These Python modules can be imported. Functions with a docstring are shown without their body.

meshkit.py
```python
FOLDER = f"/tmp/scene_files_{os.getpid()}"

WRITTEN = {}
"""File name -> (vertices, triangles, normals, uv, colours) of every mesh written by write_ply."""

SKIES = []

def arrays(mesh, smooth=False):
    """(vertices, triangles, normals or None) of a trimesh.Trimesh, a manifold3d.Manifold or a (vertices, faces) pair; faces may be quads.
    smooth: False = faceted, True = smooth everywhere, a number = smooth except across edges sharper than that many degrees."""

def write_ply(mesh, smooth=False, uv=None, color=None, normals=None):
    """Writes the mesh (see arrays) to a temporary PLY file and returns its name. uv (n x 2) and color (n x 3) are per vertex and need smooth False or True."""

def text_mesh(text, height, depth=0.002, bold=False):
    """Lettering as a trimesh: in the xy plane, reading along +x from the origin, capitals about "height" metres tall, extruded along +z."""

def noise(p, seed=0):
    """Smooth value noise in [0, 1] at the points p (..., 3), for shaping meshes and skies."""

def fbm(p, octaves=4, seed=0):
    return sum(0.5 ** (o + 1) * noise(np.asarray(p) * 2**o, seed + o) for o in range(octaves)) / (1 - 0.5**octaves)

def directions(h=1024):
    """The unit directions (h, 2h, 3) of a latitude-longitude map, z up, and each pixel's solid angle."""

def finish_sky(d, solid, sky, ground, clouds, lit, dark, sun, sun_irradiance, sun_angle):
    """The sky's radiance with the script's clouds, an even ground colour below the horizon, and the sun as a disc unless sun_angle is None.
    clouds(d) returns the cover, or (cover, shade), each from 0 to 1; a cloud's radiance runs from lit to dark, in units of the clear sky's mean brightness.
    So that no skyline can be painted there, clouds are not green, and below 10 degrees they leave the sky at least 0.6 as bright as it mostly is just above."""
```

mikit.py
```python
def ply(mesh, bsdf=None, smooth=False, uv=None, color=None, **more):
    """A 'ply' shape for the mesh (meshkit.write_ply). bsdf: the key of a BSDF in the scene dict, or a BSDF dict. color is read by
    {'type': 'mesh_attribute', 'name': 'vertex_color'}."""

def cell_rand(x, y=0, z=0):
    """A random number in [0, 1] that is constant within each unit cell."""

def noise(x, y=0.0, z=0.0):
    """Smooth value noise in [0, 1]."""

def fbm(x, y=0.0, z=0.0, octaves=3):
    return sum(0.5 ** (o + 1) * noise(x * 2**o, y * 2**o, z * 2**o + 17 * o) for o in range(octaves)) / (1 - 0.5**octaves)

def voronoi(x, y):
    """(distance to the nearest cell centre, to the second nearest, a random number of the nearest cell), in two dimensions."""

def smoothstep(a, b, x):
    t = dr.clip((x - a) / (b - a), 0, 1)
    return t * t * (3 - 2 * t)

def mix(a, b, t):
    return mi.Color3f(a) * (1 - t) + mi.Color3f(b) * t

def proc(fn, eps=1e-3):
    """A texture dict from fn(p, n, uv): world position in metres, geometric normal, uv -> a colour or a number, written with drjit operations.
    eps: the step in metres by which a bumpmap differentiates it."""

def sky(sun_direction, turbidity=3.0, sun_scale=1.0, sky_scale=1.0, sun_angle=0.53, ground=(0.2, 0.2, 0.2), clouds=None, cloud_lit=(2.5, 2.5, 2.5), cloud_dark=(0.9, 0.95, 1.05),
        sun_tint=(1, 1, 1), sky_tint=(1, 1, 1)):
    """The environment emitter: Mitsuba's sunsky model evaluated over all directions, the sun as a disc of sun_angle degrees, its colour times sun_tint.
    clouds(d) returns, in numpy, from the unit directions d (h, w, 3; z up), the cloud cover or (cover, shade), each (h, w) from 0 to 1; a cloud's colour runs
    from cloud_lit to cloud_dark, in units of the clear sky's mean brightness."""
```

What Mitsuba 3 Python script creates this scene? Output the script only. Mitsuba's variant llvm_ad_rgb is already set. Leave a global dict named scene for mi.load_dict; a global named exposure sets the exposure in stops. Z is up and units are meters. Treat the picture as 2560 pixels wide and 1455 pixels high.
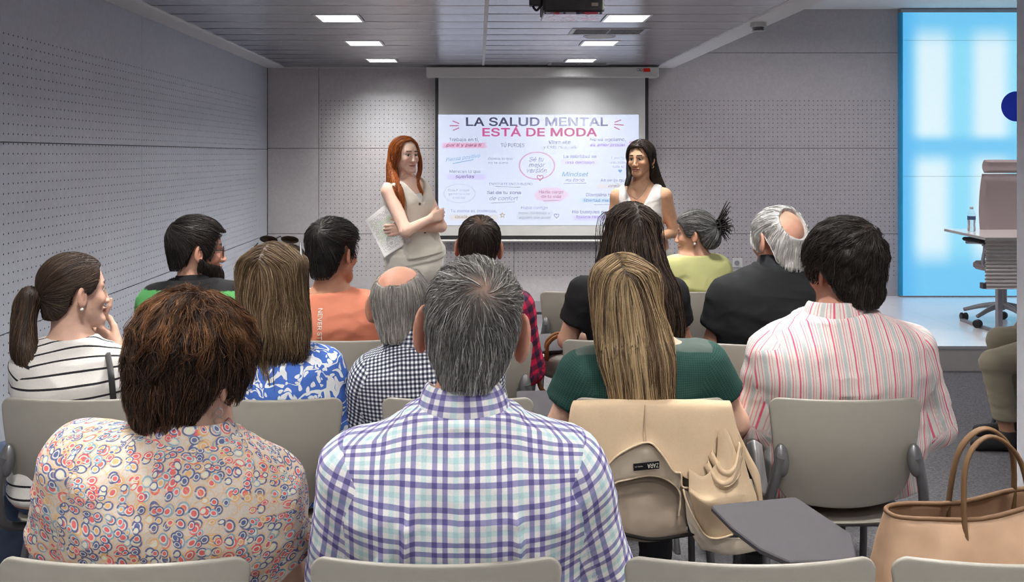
import math, random
import numpy as np
import trimesh, manifold3d
import drjit as dr
import mitsuba as mi
import mikit, meshkit
from mikit import proc, noise, fbm, voronoi, cell_rand, smoothstep, mix
from shapely.geometry import Polygon, Point, LineString, box as sbox
from shapely import affinity
from scipy.interpolate import PchipInterpolator

random.seed(5)
T = mi.ScalarTransform4f
scene, labels = {}, {}

# ------------------------------------------------------------------ camera, light, exposure
FPX, PPX, PPY, EYE = 2390.0, 1195.0, 388.0, 1.55      # focal length and principal point in pixels of the 2560 x 1455 frame
exposure = -0.14
scene['camera'] = {
    'type': 'perspective', 'fov': math.degrees(2 * math.atan(1280 / FPX)), 'fov_axis': 'x',
    'principal_point_offset_x': (PPX - 1280) / -2560, 'principal_point_offset_y': (727.5 - PPY) / 1455,
    'near_clip': 0.05, 'far_clip': 60.0,
    'to_world': T().look_at(origin=[0, 0, EYE], target=[0, 1, EYE], up=[0, 0, 1])}
LAMP = (400.0, 390.0, 372.0)          # radiance of the two-lamp downlights
STAGE_FILL = (88.0, 82.0, 85.0)    # radiance of the unseen fill lamps added over the stage
SLIDE = (0.68, 0.76, 0.98)         # radiance of the white of the projected slide
PANEL = (0.16, 0.70, 1.0)          # radiance of the backlit panel's cyan
LAMP_ROWS = [6.0, 7.333, 8.667, 4.667, 3.333, 2.0, 0.667, -0.667, -2.0]
LAMP_COLUMNS = [-0.87, 0.93]
STAGE_FILL_LAMPS = [(2.45, 7.7), (3.55, 7.7), (4.4, 6.2), (5.7, 7.4)]  # out of view, added to brighten the stage, back wall and speakers


def at(px, py, d):
    """The point that pixel (px, py) of the photograph shows at depth d."""
    return np.array([(px - PPX) * d / FPX, d, EYE - (py - PPY) * d / FPX])


# ------------------------------------------------------------------ helpers
def numbered(key):
    if key not in USED:
        USED.add(key)
        return key
    n = 1
    while f'{key}_{n:03d}' in USED:
        n += 1
    USED.add(f'{key}_{n:03d}')
    return f'{key}_{n:03d}'


USED = set()


def tag(key, label=None, cat=None, group=None, kind=None):
    d = labels.setdefault(key, {})
    for k, v in (('label', label), ('category', cat), ('group', group), ('kind', kind)):
        if v:
            d[k] = v


def thing(name, label, cat, group=None):
    key = numbered(name)
    tag(key, label, cat, group)
    return key


def put(name, shape, parent=None, **t):
    key = numbered((parent + '__' if parent else '') + name)
    scene[key] = shape
    if t:
        tag(key, **t)
    return key


def mesh(name, m, bsdf, parent=None, smooth=False, uv=None, color=None, extra=None, **t):
    return put(name, mikit.ply(m, bsdf, smooth=smooth, uv=uv, color=color, **(extra or {})), parent, **t)


def struct(name, m, bsdf, parent=None, smooth=False):
    return mesh(name, m, bsdf, parent, smooth, **({} if parent else {'kind': 'structure'}))


def cat(*ms):
    return trimesh.util.concatenate([m for m in ms if m is not None])


def bx(x0, x1, y0, y1, z0, z1, b=0.0):
    """A box between two corners, its edges chamfered by b."""
    c = np.array([[x0 + x1, y0 + y1, z0 + z1]]) / 2
    h = np.abs(np.array([x1 - x0, y1 - y0, z1 - z0])) / 2
    if b <= 0:
        m = trimesh.creation.box(extents=2 * h)
        m.apply_translation(c[0])
        return m
    pts = []
    for sx in (-1, 1):
        for sy in (-1, 1):
            for sz in (-1, 1):
                for k in range(3):
                    q = h - b
                    q[k] = h[k]
                    pts.append(q * [sx, sy, sz])
    return trimesh.convex.convex_hull(np.array(pts) + c)


def catmull(pts, n=6):
    p = np.asarray(pts, float)
    if len(p) < 3:
        return p
    q = np.vstack([2 * p[0] - p[1], p, 2 * p[-1] - p[-2]])
    out = []
    for i in range(len(p) - 1):
        a, b, c, d = q[i:i + 4]
        for t in np.linspace(0, 1, n, endpoint=False):
            out.append(0.5 * (2 * b + (c - a) * t + (2 * a - 5 * b + 4 * c - d) * t * t + (3 * b - a - 3 * c + d) * t ** 3))
    return np.vstack([out, p[-1:]])


def tube(pts, r, sides=10, n=6, flat=1.0, caps=True):
    """A round tube (or, with flat < 1, an oval one) along a smooth curve through the points; r a number or one per control point."""
    p = catmull(pts, n)
    rr = np.interp(np.linspace(0, 1, len(p)), np.linspace(0, 1, len(np.atleast_1d(r))) if np.ndim(r) else [0, 1], r if np.ndim(r) else [r, r])
    t = np.gradient(p, axis=0)
    t /= np.linalg.norm(t, axis=1, keepdims=True) + 1e-12
    a = np.cross(t[0], [0, 0, 1.0] if abs(t[0][2]) < 0.9 else [1.0, 0, 0])
    fr = []
    for i in range(len(p)):
        a = a - t[i] * (a @ t[i])
        a /= np.linalg.norm(a) + 1e-12
        fr.append(a.copy())
    A = np.array(fr)
    B = np.cross(t, A)
    ang = np.arange(sides) * 2 * np.pi / sides
    v = p[:, None] + rr[:, None, None] * (np.cos(ang)[None, :, None] * A[:, None] + flat * np.sin(ang)[None, :, None] * B[:, None])
    i, j = np.meshgrid(np.arange(len(p) - 1), np.arange(sides), indexing='ij')
    q = np.stack([i * sides + j, i * sides + (j + 1) % sides, (i + 1) * sides + (j + 1) % sides, (i + 1) * sides + j], -1).reshape(-1, 4)
    f = np.vstack([q[:, [0, 1, 2]], q[:, [0, 2, 3]]])
    v = v.reshape(-1, 3)
    if caps:
        k = len(v)
        v = np.vstack([v, p[:1], p[-1:]])
        jj = np.arange(sides)
        e = (len(p) - 1) * sides
        f = np.vstack([f, np.stack([(jj + 1) % sides, jj, jj * 0 + k], 1), np.stack([e + jj, e + (jj + 1) % sides, jj * 0 + k + 1], 1)])
    return trimesh.Trimesh(v, f, process=False)


def lathe(profile, sides=24, at_=(0, 0, 0), squash=(1, 1, 1)):
    m = trimesh.creation.revolve(np.asarray(profile, float), sections=sides)
    m.apply_scale(squash)
    m.apply_translation(at_)
    return m


def ball(c, r, sub=2):
    m = trimesh.creation.icosphere(subdivisions=sub)
    m.apply_scale(r)
    m.apply_translation(c)
    return m


def prism(poly, h, z=0.0):
    m = trimesh.creation.extrude_polygon(poly, h, engine='earcut')
    m.apply_translation([0, 0, z])
    return m


def slab(poly, h, bevel=0.003):
    """A flat plate of the outline with chamfered edges, from z = 0 to z = h."""
    inner = poly.buffer(-bevel, join_style='round')
    n = 96
    def ring(g, z):
        d = np.linspace(0, g.exterior.length, n, endpoint=False)
        return np.array([[*g.exterior.interpolate(x).coords[0], z] for x in d])
    rings = [ring(inner, 0)] + [ring(poly, bevel), ring(poly, h - bevel)] + [ring(inner, h)]
    return trimesh.convex.convex_hull(np.vstack(rings))


def grid_faces(n, m, flip=False):
    i, j = np.meshgrid(np.arange(n - 1), np.arange(m - 1), indexing='ij')
    q = np.stack([i * m + j, i * m + j + 1, (i + 1) * m + j + 1, (i + 1) * m + j], -1).reshape(-1, 4)
    f = np.vstack([q[:, [0, 1, 2]], q[:, [0, 2, 3]]])
    return f[:, ::-1] if flip else f


def sheet(P, thick):
    """A closed thin body from a grid of points (n, m, 3), thickened along its normals."""
    n, m = P.shape[:2]
    du, dv = np.gradient(P, axis=0), np.gradient(P, axis=1)
    N = np.cross(du, dv)
    N /= np.linalg.norm(N, axis=2, keepdims=True) + 1e-12
    th = np.broadcast_to(thick, (n, m))[..., None]
    a, b = (P + N * th / 2).reshape(-1, 3), (P - N * th / 2).reshape(-1, 3)
    f1, k = grid_faces(n, m), n * m
    ring = np.concatenate([np.arange(m), np.arange(1, n) * m + m - 1, (n - 1) * m + np.arange(m - 2, -1, -1), np.arange(n - 2, 0, -1) * m])
    r2 = np.roll(ring, -1)
    side = np.vstack([np.stack([ring, ring + k, r2 + k], 1), np.stack([ring, r2 + k, r2], 1)])
    return trimesh.Trimesh(np.vstack([a, b]), np.vstack([f1, f1[:, ::-1] + k, side]), process=False)


def moved(m, to):
    m = m.copy()
    m.apply_transform(np.asarray(to, float))
    return m


def pose(loc=(0, 0, 0), yaw=0.0, pitch=0.0, roll=0.0):
    """4 x 4: roll about y, pitch about x, then turn to the right by yaw (degrees), then move."""
    y, p, r = (math.radians(v) for v in (-yaw, pitch, roll))
    Rz = np.array([[math.cos(y), -math.sin(y), 0], [math.sin(y), math.cos(y), 0], [0, 0, 1]])
    Rx = np.array([[1, 0, 0], [0, math.cos(p), -math.sin(p)], [0, math.sin(p), math.cos(p)]])
    Ry = np.array([[math.cos(r), 0, math.sin(r)], [0, 1, 0], [-math.sin(r), 0, math.cos(r)]])
    M = np.eye(4)
    M[:3, :3] = Rz @ Rx @ Ry
    M[:3, 3] = loc
    return M


# ------------------------------------------------------------------ materials
def pbr(key, color, rough=0.5, metal=0.0, spec=0.5, two=True, **more):
    c = color if isinstance(color, dict) else {'type': 'rgb', 'value': list(color)}
    b = {'type': 'principled', 'base_color': c, 'roughness': rough, 'metallic': metal, 'specular': spec, **more}
    scene[key] = {'type': 'twosided', 'bsdf': b} if two else b


VC = {'type': 'mesh_attribute', 'name': 'vertex_color'}
pbr('m_trim', (0.55, 0.55, 0.55), 0.55)
pbr('m_joint', (0.12, 0.12, 0.12), 0.8)
pbr('m_plastic_chair', (0.26, 0.245, 0.21), 0.42, spec=0.4)
pbr('m_frame', (0.13, 0.13, 0.135), 0.35, metal=0.6)
pbr('m_laminate', (0.05, 0.047, 0.053), 0.6, spec=0.15)
pbr('m_black', (0.012, 0.012, 0.013), 0.45)
pbr('m_black_soft', (0.02, 0.02, 0.021), 0.85)
pbr('m_white_soft', (0.62, 0.62, 0.60), 0.8)
pbr('m_chrome', (0.6, 0.6, 0.6), 0.25, metal=1.0)
pbr('m_grey_metal', (0.36, 0.35, 0.36), 0.4, metal=0.5)
pbr('m_vc', VC, 0.62, spec=0.3)
pbr('m_cloth', VC, 0.9, spec=0.15)
pbr('m_skin', VC, 0.58, spec=0.25)
pbr('m_hair', VC, 0.5, spec=0.25)
pbr('m_gloss', VC, 0.18, spec=0.5)
scene['m_glass'] = {'type': 'dielectric', 'int_ior': 1.45}
scene['m_lens'] = {'type': 'thindielectric', 'int_ior': 1.45}


def solid(m, c):
    return np.broadcast_to(np.asarray(c, float), (len(m.vertices), 3))


def painted(name, m, c, parent, bsdf='m_vc', smooth=True, **t):
    """A mesh of one plain colour (or one colour per vertex) on a shared material."""
    if smooth not in (True, False):
        m = trimesh.graph.smooth_shade(m, angle=math.radians(smooth), facet_minarea=None)
        smooth = True
    return mesh(name, m, bsdf, parent, smooth=smooth, color=solid(m, c) if np.ndim(c) == 1 else c, **t)


def srgb(r, g, b):
    c = np.array([r, g, b]) / 255.0
    return tuple(np.where(c < 0.04045, c / 12.92, ((c + 0.055) / 1.055) ** 2.4))
# ------------------------------------------------------------------ the room
XL, XR, YB, ZC, ZS = -2.05, 2.365, 9.30, 2.41, 2.97     # left wall, right wall, back wall, ceiling, stage ceiling
XF, XE, YN = 1.90, 6.6, -2.6                             # ceiling's free edge, far side of the stage, wall behind the camera
PITCH, HOLE = 0.0435, 0.0042


def dots(a, b, inside):
    """Round holes on a square grid, where inside."""
    u, v = a / PITCH, b / PITCH
    du, dv = (u - dr.floor(u) - 0.5) * PITCH, (v - dr.floor(v) - 0.5) * PITCH
    d = dr.sqrt(du * du + dv * dv)
    return dr.select(inside, 1 - smoothstep(HOLE - 0.0007, HOLE + 0.0007, d), mi.Float(0))


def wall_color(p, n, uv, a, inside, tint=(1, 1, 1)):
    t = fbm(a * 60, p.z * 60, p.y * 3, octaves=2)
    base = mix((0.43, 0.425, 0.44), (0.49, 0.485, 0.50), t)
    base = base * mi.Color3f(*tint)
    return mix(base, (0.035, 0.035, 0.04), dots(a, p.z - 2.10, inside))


pbr('m_wall_left', proc(lambda p, n, uv: wall_color(p, n, uv, p.y - 8.85, (p.y < 8.85) & (p.z < 2.10) & (p.z > 0.39), (.92, .97, 1.06))), 0.6, spec=0.3)  # the bluish tint paints reflected window light into the wall colour
pbr('m_wall_back', proc(lambda p, n, uv: wall_color(p, n, uv, p.x + 1.545, (p.x > -1.545) & (p.z < 2.10) & (p.z > 0.36), (1.02, .985, .98))), 0.6, spec=0.3)
pbr('m_wall_right', (0.72, 0.72, 0.77), 0.5)
pbr('m_wall_plain', (0.53, 0.525, 0.54), 0.6, spec=0.3)


scene['m_ceiling_metal'] = {'type': 'twosided', 'bsdf': {'type': 'roughconductor', 'material': 'none', 'distribution': 'ggx', 'alpha_u': 0.035, 'alpha_v': 0.14, 'specular_reflectance': {'type': 'rgb', 'value': [0.70, 0.70, 0.73]}}}
pbr('m_ceiling_white', (0.75, 0.75, 0.75), 0.6)


def carpet(p, n, uv):
    return mix((0.055, 0.055, 0.06), (0.16, 0.155, 0.165), fbm(p.x * 160, p.y * 160, 0.0, octaves=3))


pbr('m_carpet', proc(carpet), 0.95, spec=0.1)


def stage_floor(p, n, uv):
    u, v = (p.x - 0.2) / 1.2, (p.y - 0.36) / 1.2
    e = dr.minimum(dr.abs(u - dr.round(u)), dr.abs(v - dr.round(v)))
    return mix((0.52, 0.53, 0.56), (0.66, 0.66, 0.68), smoothstep(0.0, 0.004, e))


pbr('m_stage', proc(stage_floor), 0.16, spec=0.5)
pbr('m_stage_face', (0.66, 0.63, 0.585), 0.6)

struct('floor', bx(XL - .3, XE, YN, YB + .3, -0.1, 0), 'm_carpet')
pf = 6.86
struct('platform', bx(2.6, XE, pf, YB, 0.16, 0.18), 'm_stage')
struct('platform_face', cat(bx(2.602, XE, pf + .006, pf + .03, 0, 0.16), bx(2.602, 2.63, pf + .03, YB, 0, .16)), 'm_stage_face', 'platform')

# walls: backing, then every panel a piece of its own with open joints
struct('wall_left', bx(XL - .12, XL - .012, YN, YB, 0, 3.1), 'm_joint')
ROWS = [0.085, 0.775, 1.607, 2.52]
COLS = [-2.6, -1.11, 2.36, 5.83, YB - .004]
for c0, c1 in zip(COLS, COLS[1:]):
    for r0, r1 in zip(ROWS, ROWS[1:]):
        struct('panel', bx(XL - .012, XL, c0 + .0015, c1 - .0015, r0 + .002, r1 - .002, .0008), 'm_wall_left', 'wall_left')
struct('baseboard_left', bx(XL - .012, XL + .004, YN, YB, 0, .08, .002), 'm_frame')

struct('wall_back', bx(XL - .12, XE, YB + .012, YB + .12, 0, 3.1), 'm_joint')
ROWS = [0.125, 0.785, 1.617, 2.546, 3.05]
COLS = [XL + .002, -1.55, 0.35, 4.11]
for c0, c1 in zip(COLS, COLS[1:]):
    for r0, r1 in zip(ROWS, ROWS[1:]):
        struct('panel', bx(c0 + .0015, c1 - .0015, YB, YB + .012, r0 + .002, r1 - .002, .0008), 'm_wall_back', 'wall_back')
struct('panel', bx(4.11, XE, YB, YB + .012, .18, 3.05), 'm_wall_plain', 'wall_back')
struct('baseboard_back', bx(XL, 2.6, YB - .012, YB + .012, 0, .122, .003), 'm_grey_metal')
struct('wall_right', bx(XR, XR + .14, YN, 4.2, 0, 3.1, .004), 'm_wall_right')
struct('wall_right_far', bx(XE, XE + .12, 4.0, YB + .1, 0, 3.1), 'm_wall_plain')
struct('wall_front', bx(XL - .1, XE, YN - .1, YN, 0, 3.1), 'm_wall_plain')
struct('wall_stage_side', bx(XR + .14, XE, 3.9, 4.0, 0, 3.1), 'm_wall_plain')

# ceiling: metal pans in two columns, cut where the lamps sit
struct('ceiling', bx(XL - .1, XF, YN, YB + .1, ZC + .30, ZC + .34), 'm_joint')
struct('ceiling_stage', bx(XF - .02, XE, YN, YB + .1, ZS, ZS + .1), 'm_ceiling_white')
CX0, CX1, CM = XL + .17, 1.73, 0.05
P3 = 1.0 / 3.0
LW, LD = 0.145, P3 / 2


def pan(x0, x1, y):
    y0, y1, b = y - P3 / 2 + .002, y + P3 / 2 - .002, .006
    # a shallow tray: the lower face slightly hollow between two rolled edges
    t = np.linspace(0, 1, 9)
    ys = np.concatenate([[y0, y0], y0 + b + t * (y1 - y0 - 2 * b), [y1, y1]])
    zs = ZC + np.concatenate([[.03, b], .0030 * 4 * t * (1 - t), [b, .03]])
    n = len(ys)
    v = np.array([[x, a, c] for x in (x0, x1) for a, c in zip(ys, zs)])
    f = [[i, i + 1, i + n + 1] for i in range(n - 1)] + [[i, i + n + 1, i + n] for i in range(n - 1)]
    return trimesh.Trimesh(v, f, process=False)


lamp_y = set(round(v * 3) for v in LAMP_ROWS)
for k in range(-7, 28):
    y = k * P3
    if y - P3 / 2 > YB or y < YN:
        continue
    for x0, x1, lx in ((CX0, CM - .012, LAMP_COLUMNS[0]), (CM + .012, CX1, LAMP_COLUMNS[1])):
        spans = [(x0, lx - LW), (lx + LW, x1)] if k in lamp_y else [(x0, x1)]
        for a, b in spans:
            m = pan(a, b, y)
            m.vertices[:, 1] = np.minimum(m.vertices[:, 1], YB)
            mesh('panel', m, 'm_ceiling_metal', 'ceiling', smooth=True, uv=np.array(m.vertices[:, :2]))
struct('spine', bx(CM - .012, CM + .012, YN, YB, ZC - .002, ZC + .03, .001), 'm_trim', 'ceiling')
struct('trim_1', cat(bx(XL, CX0, YN, YB, ZC - .012, ZC + .03, .002)), 'm_trim')
struct('trim_2', cat(bx(CX1, XF, YN, YB, ZC - .012, ZC + .10, .002), bx(XF - .02, XF, YN, YB, ZC, ZS)), 'm_ceiling_white')
struct('trim_3', bx(CX0, CX1, YB - .03, YB, ZC - .012, ZC + .03, .002), 'm_trim')

# recessed two-lamp downlights
pbr('m_reflector', (0.82, 0.82, 0.80), 0.32, metal=0.85)


def lamp_thing(x, y, z, rad, label, group, weight, h=.12, plate=(.052, .10)):
    t = thing('ceiling_light', label, 'ceiling light', group)
    w, d = LW - .004, LD - .006
    fr = cat(bx(x - w, x - w + .016, y - d, y + d, z - .004, z + h), bx(x + w - .016, x + w, y - d, y + d, z - .004, z + h),
             bx(x - w, x + w, y - d, y - d + .016, z - .004, z + h), bx(x - w, x + w, y + d - .016, y + d, z - .004, z + h), bx(x - w, x + w, y - d, y + d, z + h, z + h + .006))
    mesh('frame', fr, 'm_reflector', t)
    # the cross reflector between the two lamps
    mesh('divider', cat(bx(x - .006, x + .006, y - d + .016, y + d - .016, z + .4 * h, z + h)), 'm_reflector', t)
    for s in (-1, 1):
        cx, a, e = x + s * w / 2, *plate
        v = np.array([[cx - a, y - e, z + h - .012], [cx + a, y - e, z + h - .012], [cx + a, y + e, z + h - .012], [cx - a, y + e, z + h - .012]])
        put('lamp', mikit.ply((v, [[0, 2, 1], [0, 3, 2]]), {'type': 'diffuse'}, emitter={'type': 'area', 'radiance': {'type': 'rgb', 'value': list(rad)}, 'sampling_weight': weight}), t)
    return t


WHERE = {6.0: 'nearest of three in view', 7.333: 'middle of three in view', 8.667: 'nearest to the back wall'}
for lx, side in ((LAMP_COLUMNS[0], 'left row'), (LAMP_COLUMNS[1], 'right row')):
    for ly in LAMP_ROWS:
        if ly in WHERE:
            lamp_thing(lx, ly, ZC, LAMP, f'recessed ceiling downlight, {side}, {WHERE[ly]}', 'recessed ceiling downlights', 1.0)
        else:
            lamp_thing(lx, ly, ZC, LAMP, f'recessed ceiling downlight in the {side}, over the audience', 'recessed ceiling downlights over the audience', 1.0)
for sx, sy in STAGE_FILL_LAMPS:
    lamp_thing(sx, sy, ZS - .05, STAGE_FILL, 'unseen fill lamp added in the high white ceiling over the stage', 'added fill lamps over the stage', 1.0, .045, (.060, .13))

# vents, loudspeaker plate, smoke detector
pbr('m_vent', proc(lambda p, n, uv: mix((0.03, 0.03, 0.03), (0.22, 0.21, 0.2), smoothstep(0.2, 0.5, dr.abs(p.y * 90 - dr.floor(p.y * 90) - 0.5)))), 0.7)


def vent(x0, x1, y0, y1, label):
    t = thing('air_vent', label, 'air vent')
    z = ZC - .004
    fr = cat(bx(x0, x1, y0, y0 + .03, z, z + .02, .002), bx(x0, x1, y1 - .03, y1, z, z + .02, .002), bx(x0, x0 + .03, y0, y1, z, z + .02, .002), bx(x1 - .03, x1, y0, y1, z, z + .02, .002))
    mesh('frame', fr, 'm_grey_metal', t)
    mesh('grille', bx(x0 + .028, x1 - .028, y0 + .028, y1 - .028, z + .004, z + .008), 'm_vent', t)
    mesh('divider', bx((x0 + x1) / 2 - .003, (x0 + x1) / 2 + .003, y0 + .028, y1 - .028, z + .001, z + .009), 'm_grey_metal', t)


vent(0.64, 1.17, 6.47, 6.79, 'long grey air vent with a dark grille in the ceiling, nearest to the projector')
vent(0.66, 1.24, 8.86, 9.12, 'long flat air vent in the ceiling right above the screen casing')
t = thing('ceiling_speaker', 'round white flush loudspeaker in the ceiling between vent and downlight', 'loudspeaker')
mesh('grille', lathe([[0, -.008], [.085, -.006], [.10, -.003], [.11, 0], [.11, .012], [0, .012]], 32, (.88, 6.93, ZC)), 'm_white_soft', t, smooth=30)
mesh('rim', lathe([[.103, -.004], [.118, -.002], [.118, .01], [.103, .01]], 32, (.88, 6.93, ZC)), 'm_grey_metal', t, smooth=30)
t = thing('smoke_detector', 'round grey smoke detector under the white edge of the ceiling', 'smoke detector')
sd = at(1896, 62, 6.12)
sx, sy = sd[0], sd[1]
mesh('base', lathe([[0, 0], [.05, 0], [.052, .008], [.05, .03], [0, .03]], 28, (sx, sy, ZC - .042)), 'm_white_soft', t, smooth=40)
mesh('chamber', lathe([[0, 0], [.03, 0], [.036, .006], [.04, .022], [0, .022]], 28, (sx, sy, ZC - .062)), 'm_frame', t, smooth=40)
mesh('rim', lathe([[0, 0], [.042, 0], [.044, .004], [0, .006]], 28, (sx, sy, ZC - .067)), 'm_grey_metal', t, smooth=40)

# power socket on the back wall
t = thing('wall_socket', 'white power socket on the perforated back wall behind the man in the black polo', 'socket')
so = at(1843, 657, YB)
mesh('plate', bx(so[0] - .05, so[0] + .05, YB - .01, YB, so[2] - .045, so[2] + .045, .004), 'm_white_soft', t)
m = lathe([[0, .002], [.018, .002], [.02, -.004], [.024, -.004], [.024, .008], [0, .008]], 24)
m.apply_transform(trimesh.transformations.rotation_matrix(math.pi / 2, [1, 0, 0]))
m.apply_translation([so[0] - .005, YB - .008, so[2]])
mesh('outlet', m, 'm_grey_metal', t, smooth=30)

# backlit glass panel: two pairs of fluorescent columns glow through blue glass
PX0, PX1, PY = 4.105, 6.5, YB - .06


def glow(p, n, uv):
    x = (p.x - 4.10) / 0.57
    k = x - dr.floor(x) - 0.5 + 0.0
    col = smoothstep(0.44, 0.12, dr.abs(k))
    up = smoothstep(0.42, 0.72, p.z) * smoothstep(1.62, 1.40, p.z) + smoothstep(1.66, 1.80, p.z) * smoothstep(2.86, 2.55, p.z)
    g = col * dr.clip(up, 0, 1)
    edge = smoothstep(0.0, 0.22, p.x - 4.10)
    low = dr.clip(up, 0, 1) * 0.8
    seam = dr.minimum(dr.abs(p.z - 1.345), dr.abs(p.z - 2.66))
    c = mix((0.09, 0.50, 0.93), (0.30, 0.80, 1.0), edge * (0.35 + 0.65 * low))
    c = mix(c, (0.76, 0.95, 1.03), g * (0.2 + 0.8 * edge))
    return mix(c * 0.55, c, smoothstep(0.001, 0.004, seam))


t = thing('backlit_panel', 'tall glowing light blue glass panel behind the stage', 'light panel')
v = np.array([[PX0, PY, .19], [PX1, PY, .19], [PX1, PY, 2.93], [PX0, PY, 2.93]])
put('glass', mikit.ply((v, [[0, 1, 2], [0, 2, 3]]), {'type': 'diffuse', 'reflectance': {'type': 'rgb', 'value': 0.1}}, uv=np.array([[0, 0], [1, 0], [1, 1], [0, 1.0]]), emitter={'type': 'area', 'radiance': proc(glow), 'sampling_weight': 3.0}), t)
painted('edge', bx(PX0 - .022, PX0, PY - .004, YB, .19, 2.93, .002), (0.02, 0.42, 0.75), t, 'm_gloss', smooth=False)
mesh('rail', cat(bx(PX0 - .022, PX1, PY - .012, YB, .182, .192, .002), bx(PX0 - .022, PX1, PY - .012, YB, 2.93, 2.965, .002)), 'm_grey_metal', t)
dc = at(2540, 266, PY)
m = trimesh.creation.cylinder(radius=.145, height=.006, sections=64)
m.apply_transform(trimesh.transformations.rotation_matrix(math.pi / 2, [1, 0, 0]))
m.apply_translation([dc[0], PY - .006, dc[2]])
painted('disc', m, (0.008, 0.03, 0.42), t, smooth=False, label='round dark blue emblem')
# ------------------------------------------------------------------ projection screen with the slide
YS = 9.20
R90 = np.array([[1, 0, 0, 0], [0, 0, -1, 0], [0, 1, 0, 0], [0, 0, 0, 1.0]])


def wall_rect(px0, py0, px1, py1, d, y0, y1, b=0.0):
    a, c = at(px0, py1, d), at(px1, py0, d)
    return bx(a[0], c[0], y0, y1, a[2], c[2], b)


pbr('m_screen', (0.60, 0.60, 0.585), 0.85, spec=0.1)
pbr('m_casing', (0.62, 0.61, 0.58), 0.4)
scr = thing('projection_screen', 'pulled down white projection screen with black border showing a slide', 'projection screen')
mesh('fabric', wall_rect(1095, 190, 1614, 591, YS, YS, YS + .004), 'm_screen', scr)
mesh('border', wall_rect(1088, 190, 1096, 598, YS, YS - .001, YS + .003), 'm_black_soft', scr)
mesh('border', wall_rect(1613, 190, 1621, 598, YS, YS - .001, YS + .003), 'm_black_soft', scr)
mesh('border', wall_rect(1096, 589, 1613, 598, YS, YS - .001, YS + .003), 'm_black_soft', scr)
cz = mesh('casing', cat(wall_rect(1066, 169, 1644, 195, YS, YS - .07, YB - .003, .008)), 'm_casing', scr)
a, b = at(1084, 602, YS), at(1626, 602, YS)
mesh('bottom_bar', tube([a, b], .013, 14), 'm_casing', scr, smooth=40)
pd = YS - .0725
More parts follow.
